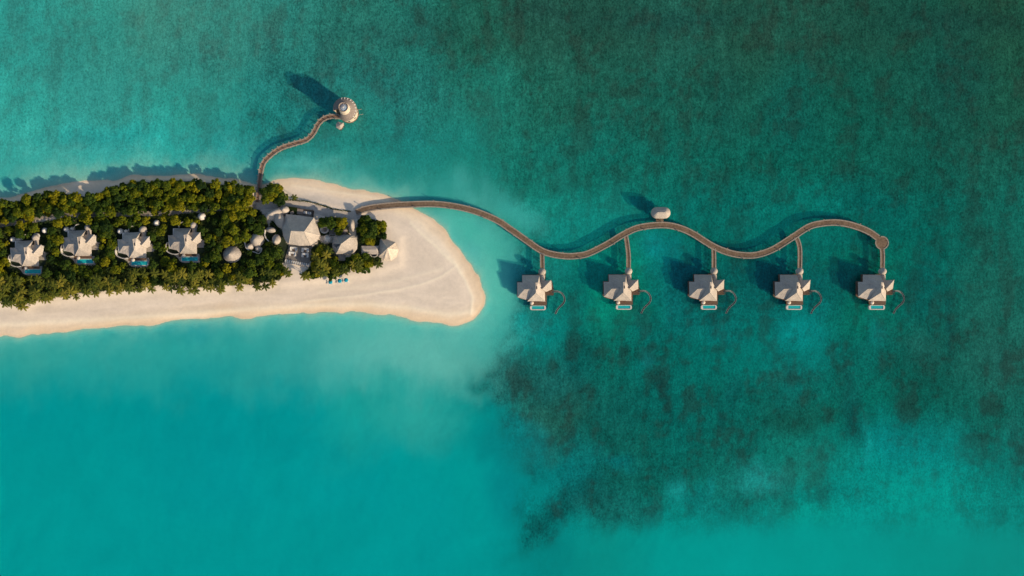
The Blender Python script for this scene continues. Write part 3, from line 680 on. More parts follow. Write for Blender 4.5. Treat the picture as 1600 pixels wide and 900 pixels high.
REFC = (986.4, 470.2)
def villa_pos(px, py):
    p = P(px-(REFC[0]-970), py-(REFC[1]-450), 4.5); return (p.x, p.y, 0)
WV = [((851.3,471),'thatched overwater villa nearest the sandy tip of the island'),
      ((986.4,470.2),'second overwater villa out from the island, reached by a slightly curved branch walkway'),
      ((1120,470.2),'middle overwater villa of the five, with pale curved slide'),
      ((1254,470.4),'fourth overwater villa out from the island, below the last high bend of the boardwalk'),
      ((1384,470.4),'outermost overwater villa, reached from the round end platform')]
proto = thing('overwater_villa', WV[0][1], 'villa', villa_pos(*WV[0][0]), group='overwater villas along the boardwalk')
make_villa(True, proto)
for (q, lab) in WV[1:]:
    c = copy_tree(proto); c.location = villa_pos(*q); c['label'] = lab
LVS = [((60.7,416),'westernmost beach villa among the trees, angular thatched roof and small pool'),
       ((143,400),'second beach villa from the west, thatched roof with blue pool'),
       ((228.5,403),'third beach villa from the west, thatched roof with blue pool'),
       ((307.5,396.5),'easternmost of the four beach villas, with curved white garden wall')]
OFF[:] = [-801, -66]
proto = thing('beach_villa', LVS[0][1], 'villa', villa_pos(*LVS[0][0]), group='beach villas in the wood')
make_villa(False, proto)
for (q, lab) in LVS[1:]:
    c = copy_tree(proto); c.location = villa_pos(*q); c['label'] = lab
# parasols beside pools
def make_parasol(label, group, mat, r=1.15, h=2.3, loc=(0,0,0)):
    t = thing('parasol', label, 'parasol', loc, group=group)
    MB().lathe([(r,h-.45),(r*.6,h-.15),(.05,h+.02)], 12).build('canopy', mat, t)
    MB().tube([(0,0,0),(0,0,h)], .05, 6).build('pole', M['pile'], t)
    return t
ords = ['first','second','third','fourth','outermost']
p0 = None
for i, (q, lab) in enumerate(WV):
    b = villa_pos(*q); o = lv2(352, 656, 2.5); loc = (b[0]+o[0], b[1]+o[1], 1.9)
    lb = 'round cream parasol on the deck above the pool of the %s overwater villa from the island' % ords[i] if i < 4 else 'round cream parasol on the deck of the outermost overwater villa'
    lb = lb.replace('above the pool ', '')
    if p0 is None: p0 = make_parasol(lb, 'cream parasols on villa decks', M['cream'], loc=loc)
    else: c = copy_tree(p0); c.location = loc; c['label'] = lb
lo = ['westernmost','second','third','easternmost']
for i, (q, lab) in enumerate(LVS):
    b = villa_pos(*q); o = lv2(338, 660, 2.5); c = copy_tree(p0); c.location = (b[0]+o[0], b[1]+o[1], GZ+.28)
    c['label'] = 'round cream parasol beside the pool of the %s beach villa' % lo[i]

# ------------------------------------------------------------------ boardwalks
def walkway(root, pts_px, wpx, z, deckmat, pile_step=7.0, post_step=11.0, deckname='deck', rail=True, npiles=100, zoff=0.0, closed_end=True):
    line = px_line(pts_px, z, 8)
    # resample
    L_ = [0]; 
    for i in range(1, len(line)): L_.append(L_[-1]+(line[i]-line[i-1]).length)
    def at(s):
        for i in range(1, len(line)):
            if s <= L_[i]:
                t = (s-L_[i-1])/max(1e-6, L_[i]-L_[i-1]); p = line[i-1].lerp(line[i], t); d = (line[i]-line[i-1]).normalized(); return p, Vector((-d.y, d.x, 0))
        d = (line[-1]-line[-2]).normalized(); return line[-1], Vector((-d.y, d.x, 0))
    W = wpx*K; top = z+zoff
    vs, fs = ribbon(line, W, top); lo = [(v[0], v[1], top-.3) for v in vs]; m = len(vs)
    fs2 = fs + [(t, t+2, m+t+2, m+t) for t in range(0, m-2)] + [(m+a, m+b, m+c, m+d) for (d, c, b, a) in fs] + [(0, 1, m+1, m), (m-2, m-1, 2*m-1, 2*m-2)]
    MB().mesh(vs+lo, fs2).build(deckname, deckmat, root)
    if rail:
        for sgn in (1, -1):
            off = []
            n = len(line)
            for i, p in enumerate(line):
                d = (line[min(i+1, n-1)]-line[max(i-1, 0)]).normalized(); off.append(p+Vector((-d.y, d.x, 0))*sgn*(W/2-.35))
            v2, f2 = ribbon(off, .7, top+.2); l2 = [(v[0], v[1], top+.004) for v in v2]; m2 = len(v2)
            MB().mesh(v2+l2, f2+[(t, t+2, m2+t+2, m2+t) for t in range(0, m2-2)]).build('kerb', M['kerb'], root)
    return at, L_[-1], W

def piles(root, at, length, W, z, step, z0=-3.2, s0=0.0):
    s = s0; n = 0
    first = None
    while s < length:
        p, nn = at(s)
        for sg in (1, -1):
            q = p+nn*sg*(W/2-.25)
            if first is None: first = MB().tube([(0,0,z0),(0,0,z-.3)], .16, 6).build('pile', M['pile'], root, loc=(q.x, q.y, 0)); o = first
            else: o = first.copy(); C.objects.link(o); o.location = (q.x, q.y, 0); add(o, root)
            n += 1
        s += step
    return n
def posts(root, at, length, W, z, step, s0=5.0, h=1.0, sides=None):
    s = s0; k = 0; first = None
    while s < length:
        p, nn = at(s)
        sg = 1 if k % 2 == 0 else -1
        for sg in ((1, -1) if sides == 2 else (sg,)):
            q = p+nn*sg*(W/2+.12)
            if first is None:
                b = MB(); b.box(0, 0, -.4, h, .26, .26); b.box(0, 0, h+.003, h+.25, .55, .55)
                first = b.build('lamp_post', M['kerb'], root, loc=(q.x, q.y, z)); 
            else: o = first.copy(); C.objects.link(o); o.location = (q.x, q.y, z); add(o, root)
        k += 1; s += step

ZW = 1.95
bw = thing('boardwalk', 'long winding timber boardwalk from the island out to the overwater villas', 'boardwalk', (0, 0, 0))
MAIN = [(556,332),(570,327),(585,324),(607,321.5),(630,320),(675,318.8),(708.8,322.2),(742.5,330.3),(776,344),(798.8,359),(821,374.6),(843.8,390.4),(861.8,397),(884,400.2),(900,399.8),(919.6,396),
        (949,381.5),(973.4,366.8),(997.8,355.8),(1032,351.6),(1056.5,354.6),(1081,364.4),(1112.7,384),(1139.6,395),(1164,399),(1184.5,397.8),(1209,389),(1238,371),(1262.7,355),(1282,349.5),(1306.7,347.7),(1331,351.8),(1355.6,361),(1372,372)]
at, ln, W = walkway(bw, MAIN, 10.0, ZW, M['plank'])
piles(bw, at, ln, W, ZW, ln/34, s0=32)
posts(bw, at, ln, W, ZW, 11.0)
BR = [[(847,396),(847.3,408),(847.5,423)], [(978,369),(980.5,385),(982,400),(982,422)], [(1115,388),(1115.5,402),(1115.5,422)], [(1244,370),(1248.5,382),(1250,396),(1249.5,422)], [(1378.2,388),(1379,402),(1378.5,422)]]
for b in BR:
    at, ln, W = walkway(bw, b, 7.0, ZW-.012, M['plank'], deckname='branch_deck', zoff=-.02)
    piles(bw, at, ln, W, ZW, 7.0, s0=5)
dc = P(1378, 379.5, ZW)
MB().lathe([(4.1,ZW-.3),(4.1,ZW+.012)], 32, cx=dc.x, cy=dc.y).build('end_platform', M['plank'], bw)
ring = MB(); n = 40
for a0_, a1_ in ((math.radians(-88)+.33, math.radians(128)-.45), (math.radians(128)+.45, math.radians(272)-.33)):
    arc = [Vector((dc.x+3.9*math.cos(a0_+(a1_-a0_)*k/24), dc.y+3.9*math.sin(a0_+(a1_-a0_)*k/24), 0)) for k in range(25)]
    vs, fs = ribbon(arc, .65, ZW+.2); lo = [(v[0], v[1], ZW+.016) for v in vs]; m = len(vs)
    MB().mesh(vs+lo, fs+[(t, t+2, m+t+2, m+t) for t in range(0, m-2)]).build('kerb', M['kerb'], bw)
for k in range(8):
    a = 2*PI*k/8; MB().tube([(dc.x+3.7*math.cos(a), dc.y+3.7*math.sin(a), -3.2), (dc.x+3.7*math.cos(a), dc.y+3.7*math.sin(a), ZW-.3)], .16, 6).build('pile', M['pile'], bw)
# landing in front of the oval pavilion
l0 = P(1031, 344.5, ZW); MB().box(l0.x, l0.y, ZW-.3, ZW-.02, 4.6, 3.0).build('landing_deck', M['plank'], bw)

jt = thing('jetty', 'narrow reddish wooden jetty snaking north from the island to the spiral tower', 'jetty', (0, 0, 0))
NJ = [(402,316),(404.4,297.6),(406.5,276),(411,256),(421.6,243.5),(438.7,231.6),(460.7,224.3),(477.8,219),(488.8,209),(497.4,193.5),(507,185),(519.4,181.8),(533,183)]
at, ln, W = walkway(jt, NJ, 7.4, ZW, M['jetty'])
piles(jt, at, ln, W, ZW, 4.2, s0=14, z0=-2.6)
posts(jt, at, ln, W, ZW, 3.6, s0=2, h=.9, sides=2)

# oval pavilion on the boardwalk
ov = P(1032.5, 332.5, 5); t = thing('oval_pavilion', 'oval thatched pavilion on stilts beside the first high bend of the boardwalk', 'pavilion', (ov.x, ov.y, 0))
def stadium(hw, r, n=10):
    return [(hw+r*math.cos(a), r*math.sin(a)) for a in [(-PI/2+PI*k/n) for k in range(n+1)]] + [(-hw+r*math.cos(a), r*math.sin(a)) for a in [(PI/2+PI*k/n) for k in range(n+1)]]
def rings_mesh(rings):
    n = len(rings[0]); vs = [p for R in rings for p in R]
    return vs, [(i*n+k, i*n+(k+1)%n, (i+1)*n+(k+1)%n, (i+1)*n+k) for i in range(len(rings)-1) for k in range(n)] + [tuple(range((len(rings)-1)*n, len(rings)*n))]
vs, fs = rings_mesh([[(x, y, z) for x, y in stadium(hw, r)] for hw, r, z in ((2.5,3.5,4.5),(2.5,3.55,4.8),(2.5,2.6,6.0),(2.45,1.3,7.2),(2.4,.25,7.9))])
MB().mesh(vs, fs).build('roof', M['thatch'], t, True)
MB().tube([(-2.4,0,7.92),(2.4,0,7.92)], .25, 6).build('ridge_cap', M['thatch_ridge'], t)
MB().prism(stadium(2.5, 3.0), 1.62, 1.92).build('deck', M['wood'], t)
for x, y in ((-4.6,0),(4.6,0),(-2.5,2.6),(0,2.6),(2.5,2.6),(-2.5,-2.6),(2.5,-2.6)):
    MB().tube([(x, y, -3), (x, y, 4.7)], .15, 6).build('post', M['pile'], t)
MB().prism(stadium(1.6, 1.3), 1.925, 2.95).build('counter', M['plaster'], t)

# ------------------------------------------------------------------ spiral tower
tw = P(536.5, 167.5, 15.5)
T = thing('spiral_tower', 'shell shaped spiral tower with blue glass crown at the end of the jetty', 'tower', (tw.x, tw.y, 0))
MB().lathe([(6.0,1.6),(6.0,1.95)], 28, cx=.3, cy=-.4).build('platform', M['jetty'], T)
for k in range(10):
    a = 2*PI*k/10; MB().tube([(.3+5.4*math.cos(a), -.4+5.4*math.sin(a), -3), (.3+5.4*math.cos(a), -.4+5.4*math.sin(a), 1.6)], .22, 8).build('pile', M['pile'], T)
core = MB().lathe([(4.3,1.96),(4.2,8),(3.7,12),(3.05,15.4),(2.75,15.7)], 28)
core.f.pop(); core.build('core_wall', M['stonewall'], T, True)
# crown rim and skylight
n = 28; rimm = MB()
vs = []
for k in range(n):
    a = 2*PI*k/n; zz = 15.6+.5*math.cos(a-2.4)
    for r_, dz in ((3.05, -.7), (2.95, .25), (2.6, .3), (2.45, -.8)): vs.append((r_*math.cos(a), r_*math.sin(a), zz+dz))
rimm.mesh(vs, [(k*4+j, ((k+1)%n)*4+j, ((k+1)%n)*4+j+1, k*4+j+1) for k in range(n) for j in range(3)])
rimm.build('crown_rim', M['shingle'], T, True)
sk = MB().lathe([(2.42,14.9),(1.6,15.4),(.1,15.6)], 20).build('skylight', M['bluepool'], T, True)
for k in range(6):
    a = PI*k/6; MB().tube([(r_*math.cos(a), r_*math.sin(a), z_) for r_, z_ in ((2.4,15.05),(1.6,15.48),(0,15.72),(-1.6,15.48),(-2.4,15.05))], .07, 4).build('glazing_bar', M['white'], sk)
# spiralling shingle roof: starts west, winds clockwise (seen from above) and drops
N_ = 60; inner = []; outer = []; low = []
for k in range(N_+1):
    t_ = k/N_; a = math.radians(195 - 330*t_)
    ri = 3.3; ro = 6.5 + .3*math.sin(PI*t_) - 1.6*max(0, t_-.7)
    zi = 14.9 - 3.4*t_; zo = 13.6 - 6.0*t_
    inner.append((ri*math.cos(a), ri*math.sin(a), zi)); outer.append((ro*math.cos(a), ro*math.sin(a), zo)); 
    rl = 5.6; low.append((.3+rl*math.cos(a), -.4+rl*math.sin(a), 1.96))
mid = [tuple((i_+o_)/2 + (0.35 if q == 2 else 0) for q, (i_, o_) in enumerate(zip(x, y))) for x, y in zip(inner, outer)]
m_ = N_+1
MB().mesh(inner+mid+outer, [(j*m_+k, (j+1)*m_+k, (j+1)*m_+k+1, j*m_+k+1) for j in range(2) for k in range(N_)]).build('spiral_roof', M['shingle'], T, True)
o2 = [(x*.97, y*.97, z-.05) for x, y, z in outer]
MB().mesh(o2+low, [(k, k+1, m_+k+1, m_+k) for k in range(N_)]).build('outer_wall', M['stonewall'], T, True)
MB().tube(outer, .22, 6).build('eave_trim', M['kerb'], T)
for k in range(16, 46, 3):    # pale fins along the north-east edge
    p = Vector(outer[k]); d = Vector((p.x, p.y, 0)).normalized(); q = p - d*1.9 + Vector((0,0,1.0))
    MB().tube([p+Vector((0,0,.3)), q], .24, 5).build('rib', M['white'], T)
for s_ in ((6.6, 1.9), (7.6, -1.2)):
    MB().tube([(s_[0]-1.6, s_[1]-.3, 2.0), (s_[0]+1.6, s_[1]+.3, 2.0)], .14, 5).build('mooring_beam', M['kerb'], T)
for k in range(5):
    a = math.radians(-80+40*k); p = (.2+5.85*math.cos(a), -.25+5.85*math.sin(a)); MB().box(p[0], p[1], 4.2, 5.8, .3, 1.1, a).build('window', M['darkglass'], T)
# landing stage hut next to the tower
q = P(531.5, 196, 4); H = thing('landing_shelter', 'small pointed thatched shelter in the water south of the spiral tower', 'shelter', (q.x, q.y, 0))
pts = [(P(x, y, 4)-q) for x, y in ((525,193.5),(528,190),(533,191.5),(537,191.5),(537,196),(533.5,201.5),(530,202.5),(525,199))]
r = MB()
apex = Vector((.3, 0, 5.1))
for k in range(len(pts)):
    a_, b_ = pts[k], pts[(k+1) % len(pts)]
    r.poly([Vector((b_.x, b_.y, 3.9)), Vector((a_.x, a_.y, 3.9)), apex])
o = r.build('roof', M['thatch'], H); thick(o, .2)
MB().prism([(p.x*.9, p.y*.9) for p in pts], 1.62, 1.9).build('deck', M['wood'], H)
for p in pts[::2]: MB().tube([(p.x*.85, p.y*.85, -3), (p.x*.85, p.y*.85, 4.0)], .12, 6).build('post', M['pile'], H)

# ------------------------------------------------------------------ island buildings
def roof_thing(name, label, cat, eave, ridge, faces, ez, wallmat='plaster', inset=.86, jit=.07, group=None, th=.35, mat='thatch'):
    """eave/ridge: lists of (px, py, z); faces index eave+ridge"""
    pts = [P(x, y, z) for x, y, z in eave+ridge]
    c = sum((Vector((p.x, p.y, 0)) for p in pts[:len(eave)]), Vector())/len(eave)
    t = thing(name, label, cat, (c.x, c.y, 0), group=group)
    loc = [p-c for p in pts]; m = MB(); m.mesh(loc, faces); o = m.build('roof', M[mat], t); thick(o, th)
    bm = bmesh.new(); bm.from_mesh(o.data); bmesh.ops.recalc_face_normals(bm, faces=bm.faces)
    if sum(f.normal.z for f in bm.faces) < 0: bmesh.ops.reverse_faces(bm, faces=bm.faces)
    bm.to_mesh(o.data); bm.free()
    subdiv_jitter(o, 4, jit, 5)
    MB().prism([(p.x*inset, p.y*inset) for p in loc[:len(eave)]], GZ-.1, ez).build('wall', M[wallmat], t)
    return t, loc

EV = [(446.7,334.5,5.5),(468,336.5,5.2),(490.7,340.0,6.0),(496,353,5.2),(500.5,367.5,5.0),(495.3,378.7,5.0),(485.3,383.5,5.2),(468,384,5.4),(451.3,381.3,5.2),(446,376,5),(442.2,368,5.0),(440.2,353,5.0)]
RG = [(455,361,15.0),(475.3,362,15.0)]
FC = [(0,1,12),(1,2,13,12),(2,3,13),(3,4,13),(4,5,13),(5,6,13),(6,7,13),(7,8,12,13),(8,9,12),(9,10,12),(10,11,12),(11,0,12)]
mp_, loc = roof_thing('main_pavilion', 'largest thatched pavilion of the resort with a high hipped roof above the terrace', 'pavilion', EV, RG, FC, 5.2)
MB().tube([loc[12]+Vector((0,0,.1)), loc[13]+Vector((0,0,.1))], .28, 6).build('ridge_cap', M['thatch_ridge'], mp_)
for a_, b_ in ((13,2),(13,6),(12,8),(12,10),(13,4)):
    MB().tube([loc[a_]+Vector((0,0,.05)), loc[b_]+Vector((0,0,.1))], .18, 6).build('ridge_cap', M['thatch_ridge'], mp_)

def shell(name, label, cx, cy, rx, ry, ang, h, z0=3.4, group=None, cat='hut', peak=(0, 0), mat='thatch', wall='plaster', finial=True, n=28, flat=1.0, cone=False):
    q = P(cx, cy, z0+h*.3); t = thing(name, label, cat, (q.x, q.y, 0), math.radians(ang), group=group)
    prof = ([(1, z0-.25), (1.02, z0), (.72, z0+h*.45), (.42, z0+h*.78), (.18, z0+h*.95), (.03, z0+h)] if not cone else
            [(1, z0-.25), (1.02, z0), (.66, z0+h*.38), (.34, z0+h*.72), (.12, z0+h*.93), (.02, z0+h)])
    vs = []
    for i, (r_, z) in enumerate(prof):
        s_ = (z-z0)/h if z > z0 else 0
        for k in range(n):
            a = 2*PI*k/n; w_ = 1+.012*math.sin(7*a+i)
            vs.append((math.cos(a)*r_*rx*K*w_+peak[0]*s_, math.sin(a)*r_*ry*K*w_+peak[1]*s_, z))
    fs = [(i*n+k, i*n+(k+1)%n, (i+1)*n+(k+1)%n, (i+1)*n+k) for i in range(len(prof)-1) for k in range(n)]+[tuple(range((len(prof)-1)*n, len(prof)*n))]
    MB().mesh(vs, fs).build('roof', M[mat], t, not cone)
    MB().lathe([(.84, GZ-.1), (.84, z0-.05)], n, rx*K, ry*K).build('wall', M[wall], t, True)
    if finial: MB().tube([(peak[0], peak[1], z0+h-.1), (peak[0], peak[1], z0+h+.5)], .12, 6).build('finial', M['thatch_ridge'], t)
    return t
shell('shell_pavilion', 'grey leaf shaped thatched shell roof at the northwest corner of the main pavilion', 429.5, 333.5, 17.5, 8.5, 22, 4.6, 4.0, cat='pavilion', peak=(-1, .3))
shell('shell_pavilion', 'curved thatched shell roof wedged between leaf shaped roof and main pavilion', 436.5, 344, 9, 14, 32, 5.2, 4.2, cat='pavilion', peak=(1.2, .4))
shell('shell_pavilion', 'small pointed thatched roof tucked behind the main pavilion beside the dark courtyard', 444, 328, 7, 6.5, 0, 3.6, 4.0, cat='pavilion')
# service court and north terrace
q = P(476, 333, 3); t = thing('service_court', 'dark roofed service court with white bins north of main pavilion', 'service court', (q.x, q.y, 0), math.radians(-8))
MB().box(0, 0, GZ-.1, GZ+.3, 10.2, 4.6).build('floor', M['greydeck'], t)
MB().box(0, 2.3, GZ, 3.6, 10.2, .3).build('wall', M['pile'], t)
MB().box(5.2, 0, GZ, 3.2, .3, 4.6).build('wall', M['pile'], t)
MB().box(-3.0, .5, 3.3, 3.5, 4.0, 3.2).build('roof', M['shingle'], t)
for k in range(4):
    b = P(475.5+3.2*k, 331.8+.5*k, 2.4); o = MB(); o.box(0, 0, 0, .95, .85, 1.5); rt = o.build('storage_bin', M['white'], loc=(b.x, b.y, GZ+.3))
    tag(rt, ['white storage bin beside the dark roof in the service court','second white bin from the west in the service court','third white bin from the west in the service court','easternmost white bin in the service court'][k], 'bin', 'white bins in the service court')
q = P(455, 330, 4); t = thing('kitchen_block', 'low dark flat roofed block in the court behind the main pavilion', 'building', (q.x, q.y, 0), math.radians(-6))
MB().box(0, 0, GZ-.1, 3.6, 6.6, 5).build('wall', M['pile'], t); MB().box(0, 0, 3.61, 3.85, 7.0, 5.4).build('roof', M['leafdark'], t)
MB().box(.6, -.9, 3.86, 4.4, 2.2, 1.6, .5).build('roof_vent', M['shingle'], t)
# south terrace
q = P(464, 397, 2); t = thing('dining_terrace', 'grey timber dining terrace south of the main pavilion', 'terrace', (q.x, q.y, 0))
pp = [P(x, y, 2)-q for x, y in ((453,382),(487,382),(487,398),(484,404),(482,417),(470,416),(444.5,407.5),(448,394))]
MB().prism([(p.x, p.y) for p in pp], GZ-.3, GZ+.35).build('deck', M['greydeck'], t)
for (x, y) in ((450,390),(448,398),(446,406),(486,390),(486,400),(470,415)):
    p = P(x, y, 2)-q; MB().box(p.x, p.y, GZ+.36, GZ+1.3, .18, .18).build('post', M['pile'], t)
def sofa(loc, label, rz):
    t = thing('sofa', label, 'sofa', loc, rz, group='U shaped sofas on the terrace')
    s = MB(); s.box(0, .85, .1, .45, 3.8, 1.0); s.box(-1.45, -.35, .1, .452, .9, 1.4); s.box(1.45, -.35, .1, .452, .9, 1.4); s.build('seat', M['cushion'], t)
    b = MB(); b.box(0, 1.5, .1, .85, 4.1, .28); b.box(-2.05, .3, .1, .84, .28, 2.2); b.box(2.05, .3, .1, .84, .28, 2.2); b.build('backrest', M['white'], t)
    return t
s0 = None
for (x, y, lb) in ((459,390,'northwest U shaped pale sofa on the grey dining terrace'),(477,391.5,'northeast U shaped pale sofa on the grey dining terrace'),(457,397.5,'southwest U shaped pale sofa on the grey dining terrace'),(477,399.5,'southeast U shaped pale sofa on the grey dining terrace')):
    p = P(x, y, 2); loc = (p.x, p.y, GZ+.35)
    if s0 is None: s0 = sofa(loc, lb, math.radians(-5))
    else: c = copy_tree(s0); c.location = loc; c['label'] = lb
    tb = thing('coffee_table', lb.replace('U shaped pale sofa', 'low dark table inside the sofa bay').replace('on the grey dining terrace', 'of the terrace'), 'table', (p.x, p.y-.3, GZ+.35), math.radians(-5), group='low tables between the terrace sofas')
    MB().box(0, 0, .32, .4, 1.1, .8).build('tabletop', M['wood'], tb)
    for dx in (-.45, .45):
        for dy in (-.3, .3): MB().box(dx, dy, 0, .32, .08, .08).build('leg', M['pile'], tb)
def lounger(loc, label, rz, group):
    t = thing('sun_lounger', label, 'sun lounger', loc, rz, group=group)
    MB().box(0, -.3, .22, .42, .72, 1.4).build('seat', M['white'], t)
    b = MB(); b.mesh([(-.36,.4,.3),(.36,.4,.3),(.36,1.05,.72),(-.36,1.05,.72),(-.36,.4,.42),(.36,.4,.42),(.36,1.02,.82),(-.36,1.02,.82)], [(3,2,1,0),(4,5,6,7),(0,1,5,4),(1,2,6,5),(2,3,7,6),(3,0,4,7)]); b.build('backrest', M['cushion'], t)
    for dx in (-.3, .3):
        for dy in (-.9, .8): MB().box(dx, dy, 0, .22, .07, .07).build('leg', M['wood'], t)
    return t
l0 = None
ordw = ['first','second','third','fourth','fifth','sixth','seventh','eighth','ninth','tenth','eleventh','last']
for k in range(12):
    x = 446.5 + 3.2*k; y = 407.6 + 0.62*k; p = P(x, y, 2); loc = (p.x, p.y, GZ+.35 if k < 11 else GZ+.35)
    lb = 'white sun lounger, %s from the west in the row along the terrace edge' % ordw[k]
    if k == 11: lb = 'white sun lounger at the east end of the row along the terrace edge'
    if l0 is None: l0 = lounger(loc, lb, math.radians(172), 'sun loungers in a row along the terrace edge')
    else: c = copy_tree(l0); c.location = loc; c['label'] = lb

# round huts
shell('round_hut', 'large round grey conical hut alone in the wood, west of the domed huts', 361.3, 397.5, 14, 12.5, 0, 4.6, 3.6, cone=True)
shell('round_hut', 'largest pale dome of the triple domed spa hut', 400.5, 374.5, 11, 11, 0, 4.2, 3.4)
shell('round_hut', 'low grey lobe on the southwest side of the triple domed spa hut', 390, 385, 6.5, 5.5, 20, 2.6, 3.0)
shell('round_hut', 'small sunlit dome at the south end of the triple domed spa hut', 403, 388.5, 4.8, 4.8, 0, 2.2, 3.0)
shell('round_hut', 'flat grey half moon roof beside the curved white wall, west of main pavilion', 422.7, 359, 8, 4.5, -6, 2.2, 3.2)
shell('round_hut', 'bright pointed dome directly west of the main pavilion', 431, 374, 6.6, 7.8, 0, 3.4, 3.4, peak=(.1, -1.6))
def curved_wall(pts, label, h=3.0, w_=.35):
    vs, fs = ribbon(px_line(pts, GZ+h, 6), w_, GZ+h); lo = [(v[0], v[1], GZ-.1) for v in vs]; m = len(vs)
    o = MB().mesh(vs+lo, fs+[(t, t+2, m+t+2, m+t) for t in range(0, m-2)]).build('garden_wall', M['plaster']); tag(o, label, 'wall')
curved_wall([(414,359),(413.5,367),(416,373),(420,377)], 'curved white garden wall west of the half moon roof', 2.2, .45)
curved_wall([(383,370),(381.5,375),(382.5,381),(385,388),(391,392),(398,394)], 'curved white garden wall around the west side of the triple domed hut', 2.2, .45)
curved_wall([(398,394),(404,396),(408,392),(408.5,387)], 'short curved white wall hooked round the small south dome', 2.0, .45)
q = P(507.3, 358.5, 2.5); t = thing('ring_pavilion', 'open round pavilion with a pale ring wall, east of the main pavilion', 'pavilion', (q.x, q.y, 0))
rg = MB(); n = 28
for k in range(n):
    a0 = 2*PI*k/n; a1 = 2*PI*(k+1)/n; rg.prism([(r_*math.cos(a), r_*math.sin(a)) for a, r_ in ((a0, 2.0), (a0, 2.55), (a1, 2.55), (a1, 2.0))], GZ, 3.8)
rg.build('ring_wall', M['plaster'], t); MB().lathe([(2.0, GZ), (2.0, 2.6)], 24).build('floor', M['cream'], t)
MB().lathe([(1.1, 2.61), (1.0, 2.9), (.2, 3.0)], 16, cx=.2, cy=-.2).build('round_seat', M['shingle'], t)
shell('round_hut', 'smooth bright white dome south of the ring shaped pavilion', 510.7, 373.0, 6.2, 6.4, 0, 3.0, 3.2, mat='plaster', finial=False)
q = P(519, 362, 2); t = thing('yoga_deck', 'small square grey deck with pale rim beside the ring pavilion', 'deck', (q.x, q.y, 0), -.08)
MB().box(0, 0, GZ-.1, GZ+.3, 3.6, 3.2).build('deck_floor', M['greydeck'], t)
fr = MB(); fr.box(0, 1.7, GZ, GZ+.55, 3.9, .2); fr.box(0, -1.7, GZ, GZ+.55, 3.9, .2); fr.box(1.9, 0, GZ, GZ+.54, .2, 3.2); fr.build('rim', M['plaster'], t)
shell('round_hut', 'small brown round hut between planted bed and east pavilion', 537.7, 361, 5, 4.6, 0, 2.2, 3.2, mat='shingle', finial=False)
shell('round_hut', 'tall narrow oval white roof at the start of the long boardwalk', 550, 351.5, 5.2, 9.8, 8, 3.4, 3.8, cat='pavilion')
EV = [(524,367,5.0),(538,366.8,5.0),(552,367.5,5.4),(557,372,5),(558.8,380,4.9),(557.8,389,4.9),(553,395,4.9),(547,397,4.9),(525,396.8,4.9),(521,390,4.9),(519,381,4.9),(521,373,4.9)]
RG = [(547,371,10.2),(533,381.5,11.6),(529,390,9.6)]
FC = [(0,1,13),(1,2,12,13),(2,3,12),(3,4,12),(4,5,13,12),(5,6,14,13),(6,7,14),(7,8,14),(8,9,14),(9,10,14,13),(10,11,13),(11,0,13)]
ep, loc = roof_thing('east_pavilion', 'thatched pavilion with rounded sides and diagonal ridge, south of the oval white roof', 'pavilion', EV, RG, FC, 4.9)
MB().tube([loc[12]+Vector((0,0,.1)), loc[13]+Vector((0,0,.1)), loc[14]+Vector((0,0,.1))], .22, 6).build('ridge_cap', M['thatch_ridge'], ep)
q = P(534, 402, 2); pc = MB().box(q.x, q.y, GZ-.2, GZ+.3, 4.4, 4.4).build('entrance_deck', M['stone']); tag(pc, 'pale square paved deck on the south side of the east pavilion', 'deck')
# flat roofed bar
q = P(578, 391, 4); t = thing('beach_bar', 'flat grey roofed beach bar with curved white front walls', 'bar', (q.x, q.y, 0))
rf = MB(); rf.mesh([(-5.2,-2.6,4.3),(5.2,-2.6,4.3),(5.2,2.7,4.3),(-5.2,2.7,4.3),(-4.2,.3,5.0),(4.2,.3,5.0)], [(0,1,5,4),(1,2,5),(2,3,4,5),(3,0,4)])
o = rf.build('roof', M['thatch'], t); thick(o, .3); subdiv_jitter(o, 4, .05, 8)
MB().box(0, .6, GZ-.1, 4.2, 8.6, 3.2).build('wall', M['plaster'], t)
for s_ in (-1, 1):
    pts = [(s_*2.3+2.3*math.cos(a), -2.2+1.9*math.sin(a), 0) for a in [PI+PI*k/12 for k in range(13)]]
    vs, fs = ribbon(pts, .35, 3.0); lo_ = [(v[0], v[1], GZ) for v in vs]; m = len(vs)
    MB().mesh(vs+lo_, fs+[(k, k+2, m+k+2, m+k) for k in range(m-2)]).build('front_wall', M['plaster'], t)
    MB().lathe([(1.0, GZ), (1.0, GZ+1)], 16, cx=s_*2.3, cy=-2.6, sx=1.6).build('counter', M['darkglass'], t)
# beach tent
PK = (605.5, 388, 10.5)
EVT = [(594,371.5,2.6),(617.8,379,1.9),(623,390,1.8),(620,401,1.8),(611,408,1.8),(599.5,407.5,1.8),(591.5,401,2.6),(592,386,3.0)]
tn = P(606, 390, 0); t = thing('beach_tent', 'pointed sand coloured canopy tent at the eastern edge of the groves', 'tent', (tn.x, tn.y, 0))
pts = [P(*e)-Vector((tn.x, tn.y, 0)) for e in EVT]; pk = P(*PK)-Vector((tn.x, tn.y, 0)); m = MB()
for k in range(len(pts)):
    a_, b_ = pts[k], pts[(k+1) % len(pts)]; md = (a_+b_+pk)/3; md.z -= .35
    m.poly([b_, a_, md]); m.poly([a_, pk, md]); m.poly([pk, b_, md])
o = m.build('canopy', M['canvas'], t); thick(o, .05)
MB().tube([(pk.x, pk.y, GZ-.3), (pk.x, pk.y, 7.3)], .12, 8).build('mast', M['pile'], t)
for p in (pts[0], pts[1], pts[6], pts[7]): MB().tube([(p.x, p.y, GZ-.3), (p.x, p.y, p.z)], .08, 6).build('pole', M['pile'], t)

